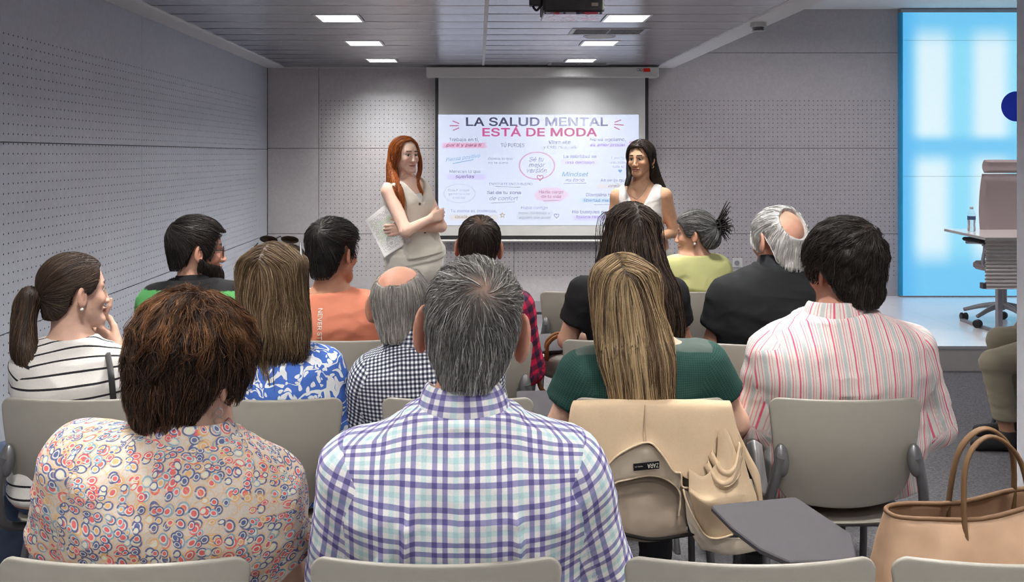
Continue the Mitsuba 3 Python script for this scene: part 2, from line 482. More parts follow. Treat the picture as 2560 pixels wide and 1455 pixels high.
for k, cx in enumerate((1596, 1603)):
    o = at(cx, 174.5, pd)
    m = trimesh.creation.annulus(r_min=.0105, r_max=.0135, height=.003, sections=20)
    painted('emblem', moved(m, T().translate(list(o)).rotate([1, 0, 0], 90).matrix), (0.08, 0.05, 0.05), cz, smooth=False)
painted('emblem', cat(wall_rect(1608.5, 170.5, 1625.5, 179.5, pd, pd - .001, pd + .004)), (0.75, 0.02, 0.015), cz, smooth=False, label='small red emblem')


def lettering(s, bold=False, italic=False):
    m = meshkit.text_mesh(s, 1.0, 0.02, bold)
    if italic:
        m.vertices[:, 0] += 0.25 * m.vertices[:, 1]
    return m


def cpx(x, y):                        # slide coordinates (as read off an enlargement of the slide) to the photograph's pixels
    return 1060 + x / 3.163, 160 + y / 3.163


S0, S1 = at(1095.5, 563, YS), at(1597, 286.5, YS)
HL = []                               # highlights of the slide: x, z, half sizes, colour, kind


def highlight(x0, y0, x1, y1, c, kind=0):
    a, b = at(*cpx(x0, y1), YS), at(*cpx(x1, y0), YS)
    HL.append(((a[0] + b[0]) / 2, (a[2] + b[2]) / 2, (b[0] - a[0]) / 2, (b[2] - a[2]) / 2, c, kind))


PINK, LILAC, SAGE, SAND, BLUE = (0.78, 0.30, 0.52), (0.60, 0.55, 0.97), (0.58, 0.66, 0.75), (0.72, 0.66, 0.62), (0.45, 0.65, 0.95)
for h in ((150, 622, 486, 664, PINK), (925, 616, 1220, 676, SAGE), (1305, 624, 1612, 658, LILAC), (1090, 762, 1378, 802, (0.68, 0.62, 0.97)), (188, 872, 484, 914, LILAC),
          (1370, 950, 1620, 984, SAND), (1237, 1060, 1530, 1096, BLUE), (205, 1192, 588, 1238, SAND), (735, 1162, 1015, 1234, SAGE), (1182, 1198, 1500, 1236, (0.60, 0.56, 0.97)), (870, 974, 1142, 1096, (0.76, 0.50, 0.70), 1),
          (750, 694, 1036, 914, (0.62, 0.30, 0.50), 2), (153, 948, 408, 1100, (0.45, 0.50, 0.68), 3), (480, 714, 720, 810, (0.62, 0.66, 0.85), 4), (1435, 695, 1660, 870, (0.62, 0.70, 0.90), 4)):
    highlight(*h)
for x, y in ((205, 487), (230, 455), (230, 522), (1507, 478), (1507, 458), (1507, 500)):
    pass


def slide(p, n, uv):
    c = mi.Color3f(*SLIDE) * (0.93 + 0.07 * smoothstep(S1[2], S0[2], p.z))
    rough = (fbm(p.x * 60, p.z * 160, 0.0, octaves=2) - 0.5)
    for x, z, a, b, col, kind in HL:
        dx, dz = dr.abs(p.x - x), dr.abs(p.z - z)
        if kind == 0:
            e = dr.maximum(dx - a + rough * 0.035, dz - b + rough * 0.008)
            c = mix(c, mi.Color3f(*col), 0.75 * smoothstep(0.003, -0.002, e))
        elif kind == 1:
            q = dr.sqrt(dr.square(dx / a) + dr.square(dz / b)) + rough * 0.2
            c = mix(c, mi.Color3f(*col), 0.75 * smoothstep(1.0, 0.96, q))
        elif kind in (2, 3):
            q = dr.abs(dr.sqrt(dr.square(dx / a) + dr.square(dz / b)) - 0.97)
            c = mix(c, mi.Color3f(*col), smoothstep(*((0.045, 0.03) if kind == 2 else (0.03, 0.012)), q))
        else:
            q = dr.abs(dr.maximum(dx - a, dz - b))
            c = mix(c, mi.Color3f(*col), 0.6 * smoothstep(0.003, 0.001, q))
    return c


v = np.array([[S0[0], YS - .002, S0[2]], [S1[0], YS - .002, S0[2]], [S1[0], YS - .002, S1[2]], [S0[0], YS - .002, S1[2]]])
sl = put('slide', mikit.ply((v, [[0, 1, 2], [0, 2, 3]]), {'type': 'diffuse', 'reflectance': {'type': 'rgb', 'value': 0.15}}, uv=np.array([[0, 0], [1, 0], [1, 1], [0, 1.0]]), emitter={'type': 'area', 'radiance': proc(slide), 'sampling_weight': 3.0}), scr, label='bright slide with slogans in coloured lettering')

GREY, INK, SOFT = (0.36, 0.38, 0.56), (0.27, 0.27, 0.48), (0.60, 0.62, 0.85)
EMIT = {'pink': (0.62, 0.085, 0.30), 'blue': (0.20, 0.42, 0.72), 'rose': (0.55, 0.16, 0.32)}


def slide_piece(name, m, c):
    if isinstance(c, str):
        put(name, mikit.ply(m, {'type': 'diffuse', 'reflectance': {'type': 'rgb', 'value': 0.05}}, emitter={'type': 'area', 'radiance': {'type': 'rgb', 'value': list(EMIT[c])}, 'sampling_weight': 0.01}), sl)
    else:
        painted(name, m, c, sl, 'm_cloth', smooth=False)


def say(s, x0, x1, base, cap, c, bold=False, italic=False, slant=0.0):
    m = lettering(s, bold, italic)
    lo, hi = m.bounds
    q0, q1 = at(*cpx(x0, base), YS), at(*cpx(x1, base), YS)
    k = (at(*cpx(0, 0), YS) - at(*cpx(0, cap), YS))[2]
    m.apply_translation([-lo[0], 0, 0])
    m.apply_scale([(q1[0] - q0[0]) / (hi[0] - lo[0]), k, 0.05])
    m.vertices[:, 1] += slant * m.vertices[:, 0]
    m.apply_transform(R90)
    m.apply_translation([q0[0], YS - .0025, q0[2]])
    slide_piece('text_line', m, c)


def stroke(pts, w, c, name='drawn_line'):
    q = [at(*cpx(x, y), YS) for x, y in pts]
    g = LineString([(a[0], a[2]) for a in q]).buffer(w, cap_style='round')
    m = prism(g if g.geom_type == 'Polygon' else g.convex_hull, .001)
    m.apply_transform(R90)
    m.apply_translation([0, YS - .0025, 0])
    slide_piece(name, m, c)


def heart(cx, cy, r, c, filled=False):
    t = np.linspace(0, 2 * np.pi, 33)
    x, y = r * np.sin(t) ** 3, -r * (13 * np.cos(t) - 5 * np.cos(2 * t) - 2 * np.cos(3 * t) - np.cos(4 * t)) / 16
    if filled:
        q = [at(*cpx(cx + a, cy + b), YS) for a, b in zip(x, y)]
        m = prism(Polygon([(a[0], a[2]) for a in q]).buffer(0), .001)
        m.apply_transform(R90)
        m.apply_translation([0, YS - .0025, 0])
        slide_piece('heart', m, c)
    else:
        stroke(list(zip(cx + x, cy + y)), .003, c, 'heart')


say('LA SALUD MENTAL', 332, 1455, 488, 64, INK, bold=True)
say('ESTÁ DE MODA', 462, 1368, 570, 62, 'pink', bold=True)
for p in (((207, 488), (270, 488)), ((230, 452), (275, 470)), ((232, 524), (275, 506)), ((1508, 478), (1574, 483)), ((1510, 460), (1556, 443)), ((1507, 500), (1545, 518))):
    stroke(p, .005, 'rose')
for args in (('Trabaja en ti,', 197, 432, 610, 26, GREY), ('por ti y para ti', 175, 455, 652, 24, (0.25, 0.08, 0.16), False, True), ('TÚ PUEDES', 608, 793, 657, 30, GREY),
             ('Vibra alto', 985, 1160, 630, 25, GREY, True), ('y todo mejorará', 945, 1205, 668, 23, GREY), ('No es egoísmo,', 1312, 1595, 608, 24, GREY, True), ('es amor propio', 1315, 1588, 650, 22, (0.28, 0.22, 0.5), False, True),
             ('Elimina lo que', 508, 700, 757, 20, SOFT), ('no te suma', 512, 665, 790, 20, SOFT), ('Sé tu', 832, 947, 770, 34, GREY, False, True), ('mejor', 828, 957, 814, 34, GREY, False, True), ('versión', 812, 972, 858, 34, GREY, False, True),
             ('La felicidad es', 1103, 1365, 742, 24, GREY, True), ('una decisión', 1122, 1345, 788, 23, (0.25, 0.22, 0.45)), ('Todo lo que', 1478, 1640, 752, 20, SOFT), ('necesitas ya', 1470, 1650, 787, 20, SOFT), ('está en ti', 1490, 1616, 820, 20, SOFT),
             ('Mereces lo que', 203, 447, 860, 23, GREY), ('sueñas', 248, 398, 902, 28, (0.18, 0.16, 0.40), False, True), ('es todo', 1120, 1268, 928, 25, GREY, False, True), ('ENFÓCATE EN LO BUENO', 515, 857, 957, 18, GREY),
             ('Atrae lo que', 1397, 1605, 930, 24, GREY), ('eres', 1455, 1545, 975, 24, GREY, False, True), ('Deja ir lo que', 190, 360, 1005, 18, SOFT), ('ya no puedes', 195, 360, 1035, 18, SOFT), ('cambiar', 228, 328, 1065, 18, SOFT),
             ('Sal de tu zona', 497, 765, 1028, 24, GREY, True), ('de confort', 517, 745, 1076, 30, GREY, False, True), ('Hazte cargo', 910, 1100, 1022, 23, (0.35, 0.16, 0.28)), ('de tu vida', 928, 1083, 1058, 23, (0.35, 0.16, 0.28)),
             ('Disciplina hoy,', 1282, 1525, 1045, 24, GREY, True), ('libertad mañana', 1265, 1540, 1089, 24, (0.18, 0.25, 0.45)), ('Tu mente es poderosa,', 210, 575, 1172, 23, GREY), ('úsala a tu favor', 245, 535, 1219, 24, (0.33, 0.27, 0.2), False, True),
             ('Habla contigo', 765, 978, 1147, 24, GREY, False, True), ('como hablarías a', 750, 995, 1187, 20, GREY, False, True), ('alguien que amas', 752, 1000, 1222, 20, GREY, False, True), ('No busques excusas,', 1172, 1560, 1180, 24, GREY, True), ('busca resultados', 1207, 1520, 1219, 23, (0.28, 0.22, 0.5))):
    say(*args)
say('Piensa positivo', 172, 445, 772, 28, 'blue', False, True, 0.13)
say('Mindset', 1090, 1300, 888, 34, 'blue', False, True)
stroke(((228, 788), (390, 756)), .003, 'blue')
for p in (((1104, 945), (1280, 941)), ((535, 1100), (718, 1090)), ((945, 1082), (1065, 1076)), ((565, 969), (760, 973)), ((1345, 1112), (1470, 1110))):
    stroke(p, .002, GREY)
heart(918, 898, 24, 'rose')
heart(1048, 1200, 19, GREY)
heart(1640, 625, 14, 'rose')
heart(1550, 846, 15, 'blue', True)
t5 = np.arange(11) * np.pi / 5
stroke([(620 + (20 if i % 2 == 0 else 9) * math.sin(a), 1196 - (20 if i % 2 == 0 else 9) * math.cos(a)) for i, a in enumerate(t5)], .003, (0.6, 0.45, 0.3), 'star')

# ------------------------------------------------------------------ projector under the ceiling
pj = thing('projector', 'black projector with pale printed underside hanging from the metal ceiling', 'projector')
px0, px1 = at(1357, 0, 4.82)[0], at(1511, 0, 4.82)[0]
mesh('body', cat(bx(px0, px1, 4.80, 5.05, 2.268, 2.37, .012)), 'm_black', pj)


def underside(p, n, uv):
    c = mix((0.62, 0.60, 0.70), (0.75, 0.74, 0.82), fbm(p.x * 50, p.y * 50, 0.0))
    blot = noise(p.x * 45 + 3, p.y * 70, 2.0)
    c = mix(c, (0.55, 0.05, 0.10), smoothstep(0.70, 0.76, blot) * smoothstep(0.36, 0.40, p.x))
    return mix(c, (0.05, 0.05, 0.08), smoothstep(0.74, 0.78, noise(p.x * 60, p.y * 120, 7.0)))


pbr('m_underside', proc(underside), 0.25)
mesh('underside', bx(px0 + .004, px1 - .004, 4.80, 5.05, 2.258, 2.27, .004), 'm_underside', pj)
painted('label', bx(px1 - .068, px1 - .034, 4.797, 4.80, 2.298, 2.316, .001), (0.30, 0.26, 0.22), pj, smooth=False)
mesh('mount', cat(bx((px0 + px1) / 2 - .05, (px0 + px1) / 2 + .05, 4.88, 4.98, 2.37, 2.41, .004)), 'm_grey_metal', pj)
a = at(1338, 6, 4.85)
mesh('bracket', cat(bx(a[0] - .03, a[0] + .03, 4.83, 4.87, a[2] - .02, 2.405, .004)), 'm_black', pj)
mesh('cable', tube([at(1345, 0, 4.85), at(1332, 12, 4.85), at(1341, 26, 4.83), at(1352, 14, 4.84), at(1362, 4, 4.85)], .006, 8), 'm_black', pj, smooth=True)
mesh('cable', tube([at(1326, 2, 4.86), at(1340, 8, 4.84), at(1358, 2, 4.85)], .007, 8), 'm_black', pj, smooth=True)

# ------------------------------------------------------------------ audience chairs
def chair_back_grid(w0, w1, z0, z1, rtop, t):
    u = np.array([-1, -.992, -.975, -.95, -.9] + list(np.linspace(-.8, .8, 15)) + [.9, .95, .975, .992, 1])
    v = np.array([0, .008, .025, .06] + list(np.linspace(.12, .86, 10)) + [.90, .93, .955, .975, .988, .996, 1])
    H = z1 - z0
    P, E = np.zeros((len(v), len(u), 3)), np.zeros((len(v), len(u)))
    for i, vv in enumerate(v):
        hw = w0 + (w1 - w0) * vv ** 0.85
        d = (1 - vv) * H
        if d < rtop:
            hw -= rtop - math.sqrt(max(rtop ** 2 - (rtop - d) ** 2, 0))
        d0 = vv * H
        rb = 0.07
        if d0 < rb:
            hw -= (rb - math.sqrt(max(rb ** 2 - (rb - d0) ** 2, 0))) * 0.8
        for j, uu in enumerate(u):
            x = uu * hw
            zz = z0 + vv * H + 0.035 * (x / w1) ** 2 * (1 - vv)      # lower edge bowed
            P[i, j] = (x, 0.045 * (x / w1) ** 2 - 0.055 * vv - 0.02 * math.sin(math.pi * vv), zz)
            e = min((1 - abs(uu)) * hw, d, d0) / 0.005
            E[i, j] = math.sqrt(max(0.02, 1 - (1 - min(e, 1)) ** 2))
    return sheet(P, t * E)


def chair_seat_grid():
    u, v = np.linspace(-1, 1, 15), np.linspace(0, 1, 15)
    P = np.zeros((15, 15, 3))
    E = np.ones((15, 15))
    for i, vv in enumerate(v):
        for j, uu in enumerate(u):
            hw = 0.205 + 0.02 * math.sin(math.pi * vv) - 0.03 * max(0, abs(vv - .5) * 2 - .8) / .2
            P[i, j] = (uu * hw, -0.20 + 0.43 * vv, 0.452 - 0.012 * math.sin(math.pi * vv) * (1 - uu * uu) - 0.03 * max(0, vv - .8) ** 2 / .04 + .01 * uu * uu)
    return sheet(P, .010 * E)


CH = {}
CH['back'] = ('m_plastic_chair', [moved(chair_back_grid(.190, .228, .50, .835, .035, .011), T().translate([0, -.205, 0]).matrix)], True)
CH['seat'] = ('m_plastic_chair', [chair_seat_grid()], True)
CH['bracket'] = ('m_frame', [], 40)
CH['side_arm'] = ('m_frame', [], 40)
CH['leg'] = ('m_frame', [], 40)
CH['cross_bar'] = ('m_frame', [tube([[-.2, -.10, .418], [.2, -.10, .418]], .013, 10), tube([[-.2, .12, .418], [.2, .12, .418]], .013, 10)], 40)
for s in (-1, 1):
    m = ball((0, 0, 0), 1.0, 3)
    m.apply_scale([.022, .017, .048])
    m.apply_transform(trimesh.transformations.rotation_matrix(math.radians(-9), [1, 0, 0]))
    m.apply_translation([s * .196, -.246, .655])
    CH['bracket'][1].append(m)
    CH['side_arm'][1].append(tube([[s * .200, -.250, .665], [s * .215, -.247, .60], [s * .228, -.232, .53], [s * .232, -.20, .455], [s * .215, -.14, .42], [s * .17, -.09, .414]], [.016, .015, .015, .015, .014, .012], 12))
    for q in (-1, 1):
        CH['leg'][1].append(tube([[s * .19, -.10 if q < 0 else .12, .418], [s * .205, -.13 if q < 0 else .15, .30], [s * .225, -.22 if q < 0 else .22, .0]], .0115, 10))
CHP = []
for nm, (mat, ms, sm) in CH.items():
    for m in ms:
        CHP.append((nm, mikit.ply(m, mat, smooth=sm)))
tp = Polygon([(-.145, .120), (.089, .18), (.138, -.06), (.095, -.20), (-.055, -.21), (-.098, -.14), (-.128, -.02)]).buffer(-.012).buffer(.012, join_style='round')
TABLET = mikit.ply(slab(tp, .014, .003), 'm_laminate', smooth=20)
TABLET_ARM = mikit.ply(tube([[0, 0, 0], [.02, -.06, -.03], [.03, -.16, -.14], [.02, -.26, -.26]], .016, 10), 'm_frame', smooth=40)


def chair(x, y, rz, label, tablet=None, group='grey plastic chairs of the audience'):
    t = thing('chair', label, 'chair', group)
    M = T().translate([float(x), float(y), 0]).rotate([0, 0, 1], rz)
    for nm, d in CHP:
        put(nm, {**d, 'to_world': M}, t)
    if tablet:
        tx, ty, tz, tr = tablet
        N = M @ T().translate([tx, ty, tz]).rotate([0, 0, 1], tr)
        k = put('tablet', {**TABLET, 'to_world': N}, t, label='dark grey writing tablet')
        put('tablet_arm', {**TABLET_ARM, 'to_world': N}, k)
    return t


YA, YBR, YC, YD = 1.67 + .26, 2.79 + .26, 3.68 + .26, 5.0 + .26     # floor centres of the four rows
chair(-.632, YA, 0, 'grey plastic chair behind the swirl print blouse, cut by the lower left edge')
chair(-.075, YA, 0, 'grey plastic chair behind the man in the purple checked shirt')
chair(.487, YA, 0, 'empty grey plastic chair with dark tablet, right of the purple checked shirt', tablet=(.235, .33, .665, 0))
chair(.965, YA, 0, 'empty grey plastic chair in the lower right corner')
chair(-1.185, YBR, 0, 'grey plastic chair behind the ponytailed woman in stripes, at the left edge')
chair(-.625, YBR, 0, 'grey plastic chair behind the woman in the blue leaf print blouse', tablet=(.31, .26, .70, -20))
chair(-.06, YBR, 0, 'grey plastic chair behind the man in the small black check shirt', tablet=(.32, .24, .69, -10))
COAT_CHAIR = (.508, YBR)
chair(*COAT_CHAIR, 0, 'grey plastic chair hidden under the beige coat')
chair(1.086, YBR, 0, 'grey plastic chair behind the man in the pink striped shirt')
chair(-1.124, YC, 0, 'grey plastic chair of the bearded man in green')
chair(-.53, YC, 0, 'grey plastic chair behind the man in the salmon shirt')
chair(-.012, YC, 0, 'grey plastic chair of the short haired man in red plaid', tablet=(.295, .36, .70, 10))
chair(.553, YC, 0, 'grey plastic chair behind the long haired woman in black')
chair(1.107, YC - .08, 0, 'grey plastic chair behind the white haired man in the black polo')
chair(-.08, YD, 0, 'front row grey plastic chair hidden behind the man in red plaid', tablet=(.36, .05, .70, 0))
chair(.535, YD, 4, 'empty grey plastic chair of the front row, left of the woman in black')
chair(1.10, YD, -4, 'grey plastic chair behind the woman in the yellow top')
chair(-.985, YD + .05, 0, 'grey plastic chair of the front row, hidden behind the long brown hair')

# ------------------------------------------------------------------ desk, office chair and bottle on the stage
dk = thing('desk', 'desk with a glossy pale top and a ribbed metal front panel on the stage', 'desk')
pbr('m_desk_top', (0.50, 0.46, 0.42), 0.12, spec=0.7)
dtop = slab(Polygon([(3.80, 7.16), (5.3, 7.16), (5.3, 8.02), (3.91, 8.02)]), .022, .003)
dtop.apply_translation([0, 0, .912])
mesh('top', dtop, 'm_desk_top', dk, smooth=20)
pbr('m_rib', (0.86, 0.81, 0.76), 0.45)
prof = []
n_rib = 13
for i in range(n_rib * 8 + 1):
    z = .535 + (.905 - .535) * i / (n_rib * 8)
    prof.append((7.27 - .022 * (0.5 + 0.5 * math.cos(2 * math.pi * i / 8)), z))
PP = np.array([[[x, y, z] for y, z in prof] for x in (3.853, 5.2)])
mesh('front_panel', sheet(PP, .004), 'm_rib', dk, smooth=True, label='ribbed metal front panel')
mesh('end_cap', bx(3.83, 3.856, 7.25, 7.30, .535, .58, .003), 'm_frame', dk)
mesh('leg', cat(bx(5.05, 5.12, 7.35, 7.9, .18, .21, .004), bx(5.06, 5.11, 7.55, 7.65, .2, .912, .004)), 'm_grey_metal', dk)
mesh('leg', cat(bx(3.98, 4.02, 7.32, 7.36, .18, .912, .004), bx(3.98, 4.02, 7.3, 7.9, .18, .2, .004)), 'm_grey_metal', dk)

oc = thing('office_chair', 'mauve high back office chair on castors behind the stage desk', 'office chair')
OX, OY = 4.24, 7.72
pbr('m_mauve', (0.42, 0.335, 0.33), 0.85)


def pad(x0, x1, z0, z1, y, t, bow):
    u, v = np.linspace(-1, 1, 17), np.linspace(-1, 1, 21)
    P = np.zeros((21, 17, 3))
    E = np.zeros((21, 17))
    for i, a in enumerate(v):
        for j, b in enumerate(u):
            P[i, j] = ((x0 + x1) / 2 + b * (x1 - x0) / 2 * (1 - .04 * a * a), y + bow * (1 - a * a) - .03 * b * b, (z0 + z1) / 2 + a * (z1 - z0) / 2)
            E[i, j] = (1 - abs(a) ** 10) ** .5 * (1 - abs(b) ** 8) ** .5 + .05
    return sheet(P, t * E)


mesh('backrest', pad(4.155, 4.70, .80, 1.395, 7.93, .06, .03), 'm_mauve', oc, smooth=True)
mesh('headrest', pad(4.172, 4.69, 1.405, 1.51, 7.93, .055, .01), 'm_mauve', oc, smooth=True)
mesh('seat', moved(slab(sbox(-.17, -.23, .20, .25).buffer(.03), .07, .02), T().translate([OX + .10, OY + .02, .60]).matrix), 'm_mauve', oc, smooth=30)
mesh('column', lathe([[0, 0], [.028, 0], [.028, .3], [0, .3]], 20, (OX, OY, .31)), 'm_grey_metal', oc, smooth=30)
for s, nm in ((-1, 'armrest'), (1, 'armrest')):
    ax = OX + .10 + s * .29
    k = mesh(nm, tube([[ax, OY + .2, .83], [ax, OY - .05, .845], [ax, OY - .08, .80], [ax - s * .03, OY, .68], [ax - s * .1, OY, .63]], .014, 10), 'm_grey_metal', oc, smooth=True)
    mm = slab(sbox(-.035, -.13, .035, .13).buffer(.012), .03, .01)
    mm.apply_translation([ax, OY + .05, .845])
    mesh('arm_pad', mm, 'm_black_soft', k, smooth=30)
for i in range(5):
    a = math.radians(205 + 72 * i)
    e = np.array([OX + .30 * math.cos(a), OY + .30 * math.sin(a), .27])
    k = mesh('base_arm', tube([[OX, OY, .345], (np.array([OX, OY, .33]) + e) / 2 + [0, 0, .02], e], [.026, .02, .015], 10), 'm_grey_metal', oc, smooth=True)
    for s in (-1, 1):
        w = lathe([[0, -.011], [.026, -.011], [.032, -.006], [.032, .006], [.026, .011], [0, .011]], 22)
        w.apply_transform(trimesh.transformations.rotation_matrix(math.pi / 2, [0, 1, 0]))
        w.apply_transform(trimesh.transformations.rotation_matrix(a * 1.7 + 1, [0, 0, 1]))
        w.apply_translation(e + [s * .016 * math.cos(a * 1.7 + 1), s * .016 * math.sin(a * 1.7 + 1), -.058])
        mesh('castor', w, 'm_black', k, smooth=40)

bt = thing('water_bottle', 'small clear plastic water bottle standing on the stage desk', 'bottle')
bo = (3.985, 7.72, .9345)
body = [[0, 0], [.026, .0], [.030, .006], [.030, .03], [.027, .06], [.030, .09], [.030, .125], [.026, .15], [.014, .175], [.0125, .19], [0, .19]]
mesh('body', lathe(body, 28, bo), 'm_lens', bt, smooth=40)
mesh('water', lathe([[0, .003], [.025, .003], [.028, .008], [.028, .03], [.025, .06], [.028, .09], [.028, .118], [0, .118]], 28, bo), 'm_glass', bt, smooth=40)
painted('label', lathe([[.0303, .095], [.0306, .095], [.0306, .125], [.0303, .125]], 28, bo), (0.10, 0.16, 0.30), bt)
painted('cap', lathe([[0, .18], [.014, .18], [.014, .198], [.012, .20], [0, .20]], 20, bo), (0.75, 0.77, 0.8), bt, smooth=40)
# ------------------------------------------------------------------ people: distance fields, meshed
def smin(a, b, k):
    h = np.clip(0.5 + 0.5 * (b - a) / k, 0, 1)
    return b * (1 - h) + a * h - k * h * (1 - h)


def smax(a, b, k):
    return -smin(-a, -b, k)


def cone(P, a, b, ra, rb):
    a, b = np.asarray(a, float), np.asarray(b, float)
    ab = b - a
    t = np.clip((P - a) @ ab / (ab @ ab + 1e-12), 0, 1)
    q = P - a - t[:, None] * ab
    return np.sqrt(np.einsum('ij,ij->i', q, q)) - (ra + (rb - ra) * t)


def ell(P, c, r, R=None):
    q = P - np.asarray(c, float)
    if R is not None:
        q = q @ R
    r = np.asarray(r, float)
    q2 = q * q
    k0, k1 = np.sqrt(q2 @ (1 / r ** 2)), np.sqrt(q2 @ (1 / r ** 4)) + 1e-9
    return k0 * (k0 - 1) / k1


def surfnet(fn, lo, hi, h, blk=4):
    """Meshes fn(points) = 0 in the box on a grid of spacing h (naive surface nets; blocks away from the surface are skipped)."""
    lo, hi = np.asarray(lo, float), np.asarray(hi, float)
    n = np.maximum(np.ceil((hi - lo) / h / blk).astype(int), 1)
    c = [lo[k] + (np.arange(n[k]) + 0.5) * blk * h for k in range(3)]
    C = np.stack(np.meshgrid(*c, indexing='ij'), -1)
    D = fn(C.reshape(-1, 3)).reshape(n)
    V = np.repeat(np.repeat(np.repeat(np.where(D < 0, -1.0, 1.0), blk, 0), blk, 1), blk, 2)
    near = np.argwhere(np.abs(D) < blk * h * 1.6)
    loc = np.stack(np.meshgrid(*[np.arange(blk)] * 3, indexing='ij'), -1).reshape(-1, 3)
    idx = (near[:, None] * blk + loc[None]).reshape(-1, 3)
    if len(idx):
        V[idx[:, 0], idx[:, 1], idx[:, 2]] = fn(lo + (idx + 0.5) * h)
    s = V < 0
    cs = [s[i:s.shape[0] - 1 + i, j:s.shape[1] - 1 + j, k:s.shape[2] - 1 + k] for i in (0, 1) for j in (0, 1) for k in (0, 1)]
    cnt = sum(x.astype(np.int8) for x in cs)
    act = np.argwhere((cnt > 0) & (cnt < 8))
    ids = -np.ones(cnt.shape, int)
    ids[act[:, 0], act[:, 1], act[:, 2]] = np.arange(len(act))
    acc, num = np.zeros((len(act), 3)), np.zeros(len(act))
    for ax in range(3):
        e = np.eye(3, dtype=int)[ax]
        o = [k for k in range(3) if k != ax]
        for p in (0, 1):
            for q in (0, 1):
                b = np.zeros(3, int)
                b[o[0]], b[o[1]] = p, q
                A, B = act + b, act + b + e
                va, vb = V[A[:, 0], A[:, 1], A[:, 2]], V[B[:, 0], B[:, 1], B[:, 2]]
                x = (va < 0) != (vb < 0)
                t = np.where(x, va / np.where(x, va - vb, 1), 0)
                acc += np.where(x[:, None], b + e * t[:, None], 0)
                num += x
    v = lo + (act + acc / num[:, None] + 0.5) * h
    fs = []
    for ax in range(3):
        o = [k for k in range(3) if k != ax]
        sl0, sl1 = [slice(None)] * 3, [slice(None)] * 3
        sl0[ax], sl1[ax] = slice(0, -1), slice(1, None)
        a, b = s[tuple(sl0)], s[tuple(sl1)]
        E = np.argwhere(a != b)
        E = E[(E[:, o[0]] > 0) & (E[:, o[1]] > 0)]
        E = E[(E[:, o[0]] < ids.shape[o[0]]) & (E[:, o[1]] < ids.shape[o[1]]) & (E[:, ax] < ids.shape[ax])]
        inside = a[E[:, 0], E[:, 1], E[:, 2]]
        e0, e1 = np.eye(3, dtype=int)[o[0]], np.eye(3, dtype=int)[o[1]]
        q = [ids[tuple((E - d).T)] for d in (0 * e0, e0, e0 + e1, e1)]
        q = np.stack(q, 1)
        flip = inside if ax != 1 else ~inside
        q = np.where(flip[:, None], q, q[:, ::-1])
        fs.append(q)
    q = np.vstack(fs)
    q = q[(q >= 0).all(1)]
    return v, np.vstack([q[:, [0, 1, 2]], q[:, [0, 2, 3]]])


def normals_of(v, f):
    n = np.zeros_like(v)
    fn_ = np.cross(v[f[:, 1]] - v[f[:, 0]], v[f[:, 2]] - v[f[:, 0]])
    for k in range(3):
        np.add.at(n, f[:, k], fn_)
    return n / (np.linalg.norm(n, axis=1, keepdims=True) + 1e-12)


def relax(v, f, it=1, lam=0.5):
    e = np.vstack([f[:, [0, 1]], f[:, [1, 2]], f[:, [2, 0]]])
    for _ in range(it):
        acc, num = np.zeros_like(v), np.zeros(len(v))
        np.add.at(acc, e[:, 0], v[e[:, 1]])
        np.add.at(num, e[:, 0], 1)
        v = np.where(num[:, None] > 0, v + lam * (acc / np.maximum(num, 1)[:, None] - v), v)
    return v


def raw_ply(v, f, n, bsdf, uv=None, color=None):
    return {'type': 'ply', 'filename': meshkit.write_ply((v, f), False, uv, color, normals=n), 'face_normals': False, 'bsdf': {'type': 'ref', 'id': bsdf}}


def bumpy(p, scale, seed=0, octaves=3):
    return meshkit.fbm(np.asarray(p) * scale, octaves, seed) - 0.5


def ss(a, b, x):
    t = np.clip((x - a) / (b - a), 0, 1)
    return t * t * (3 - 2 * t)


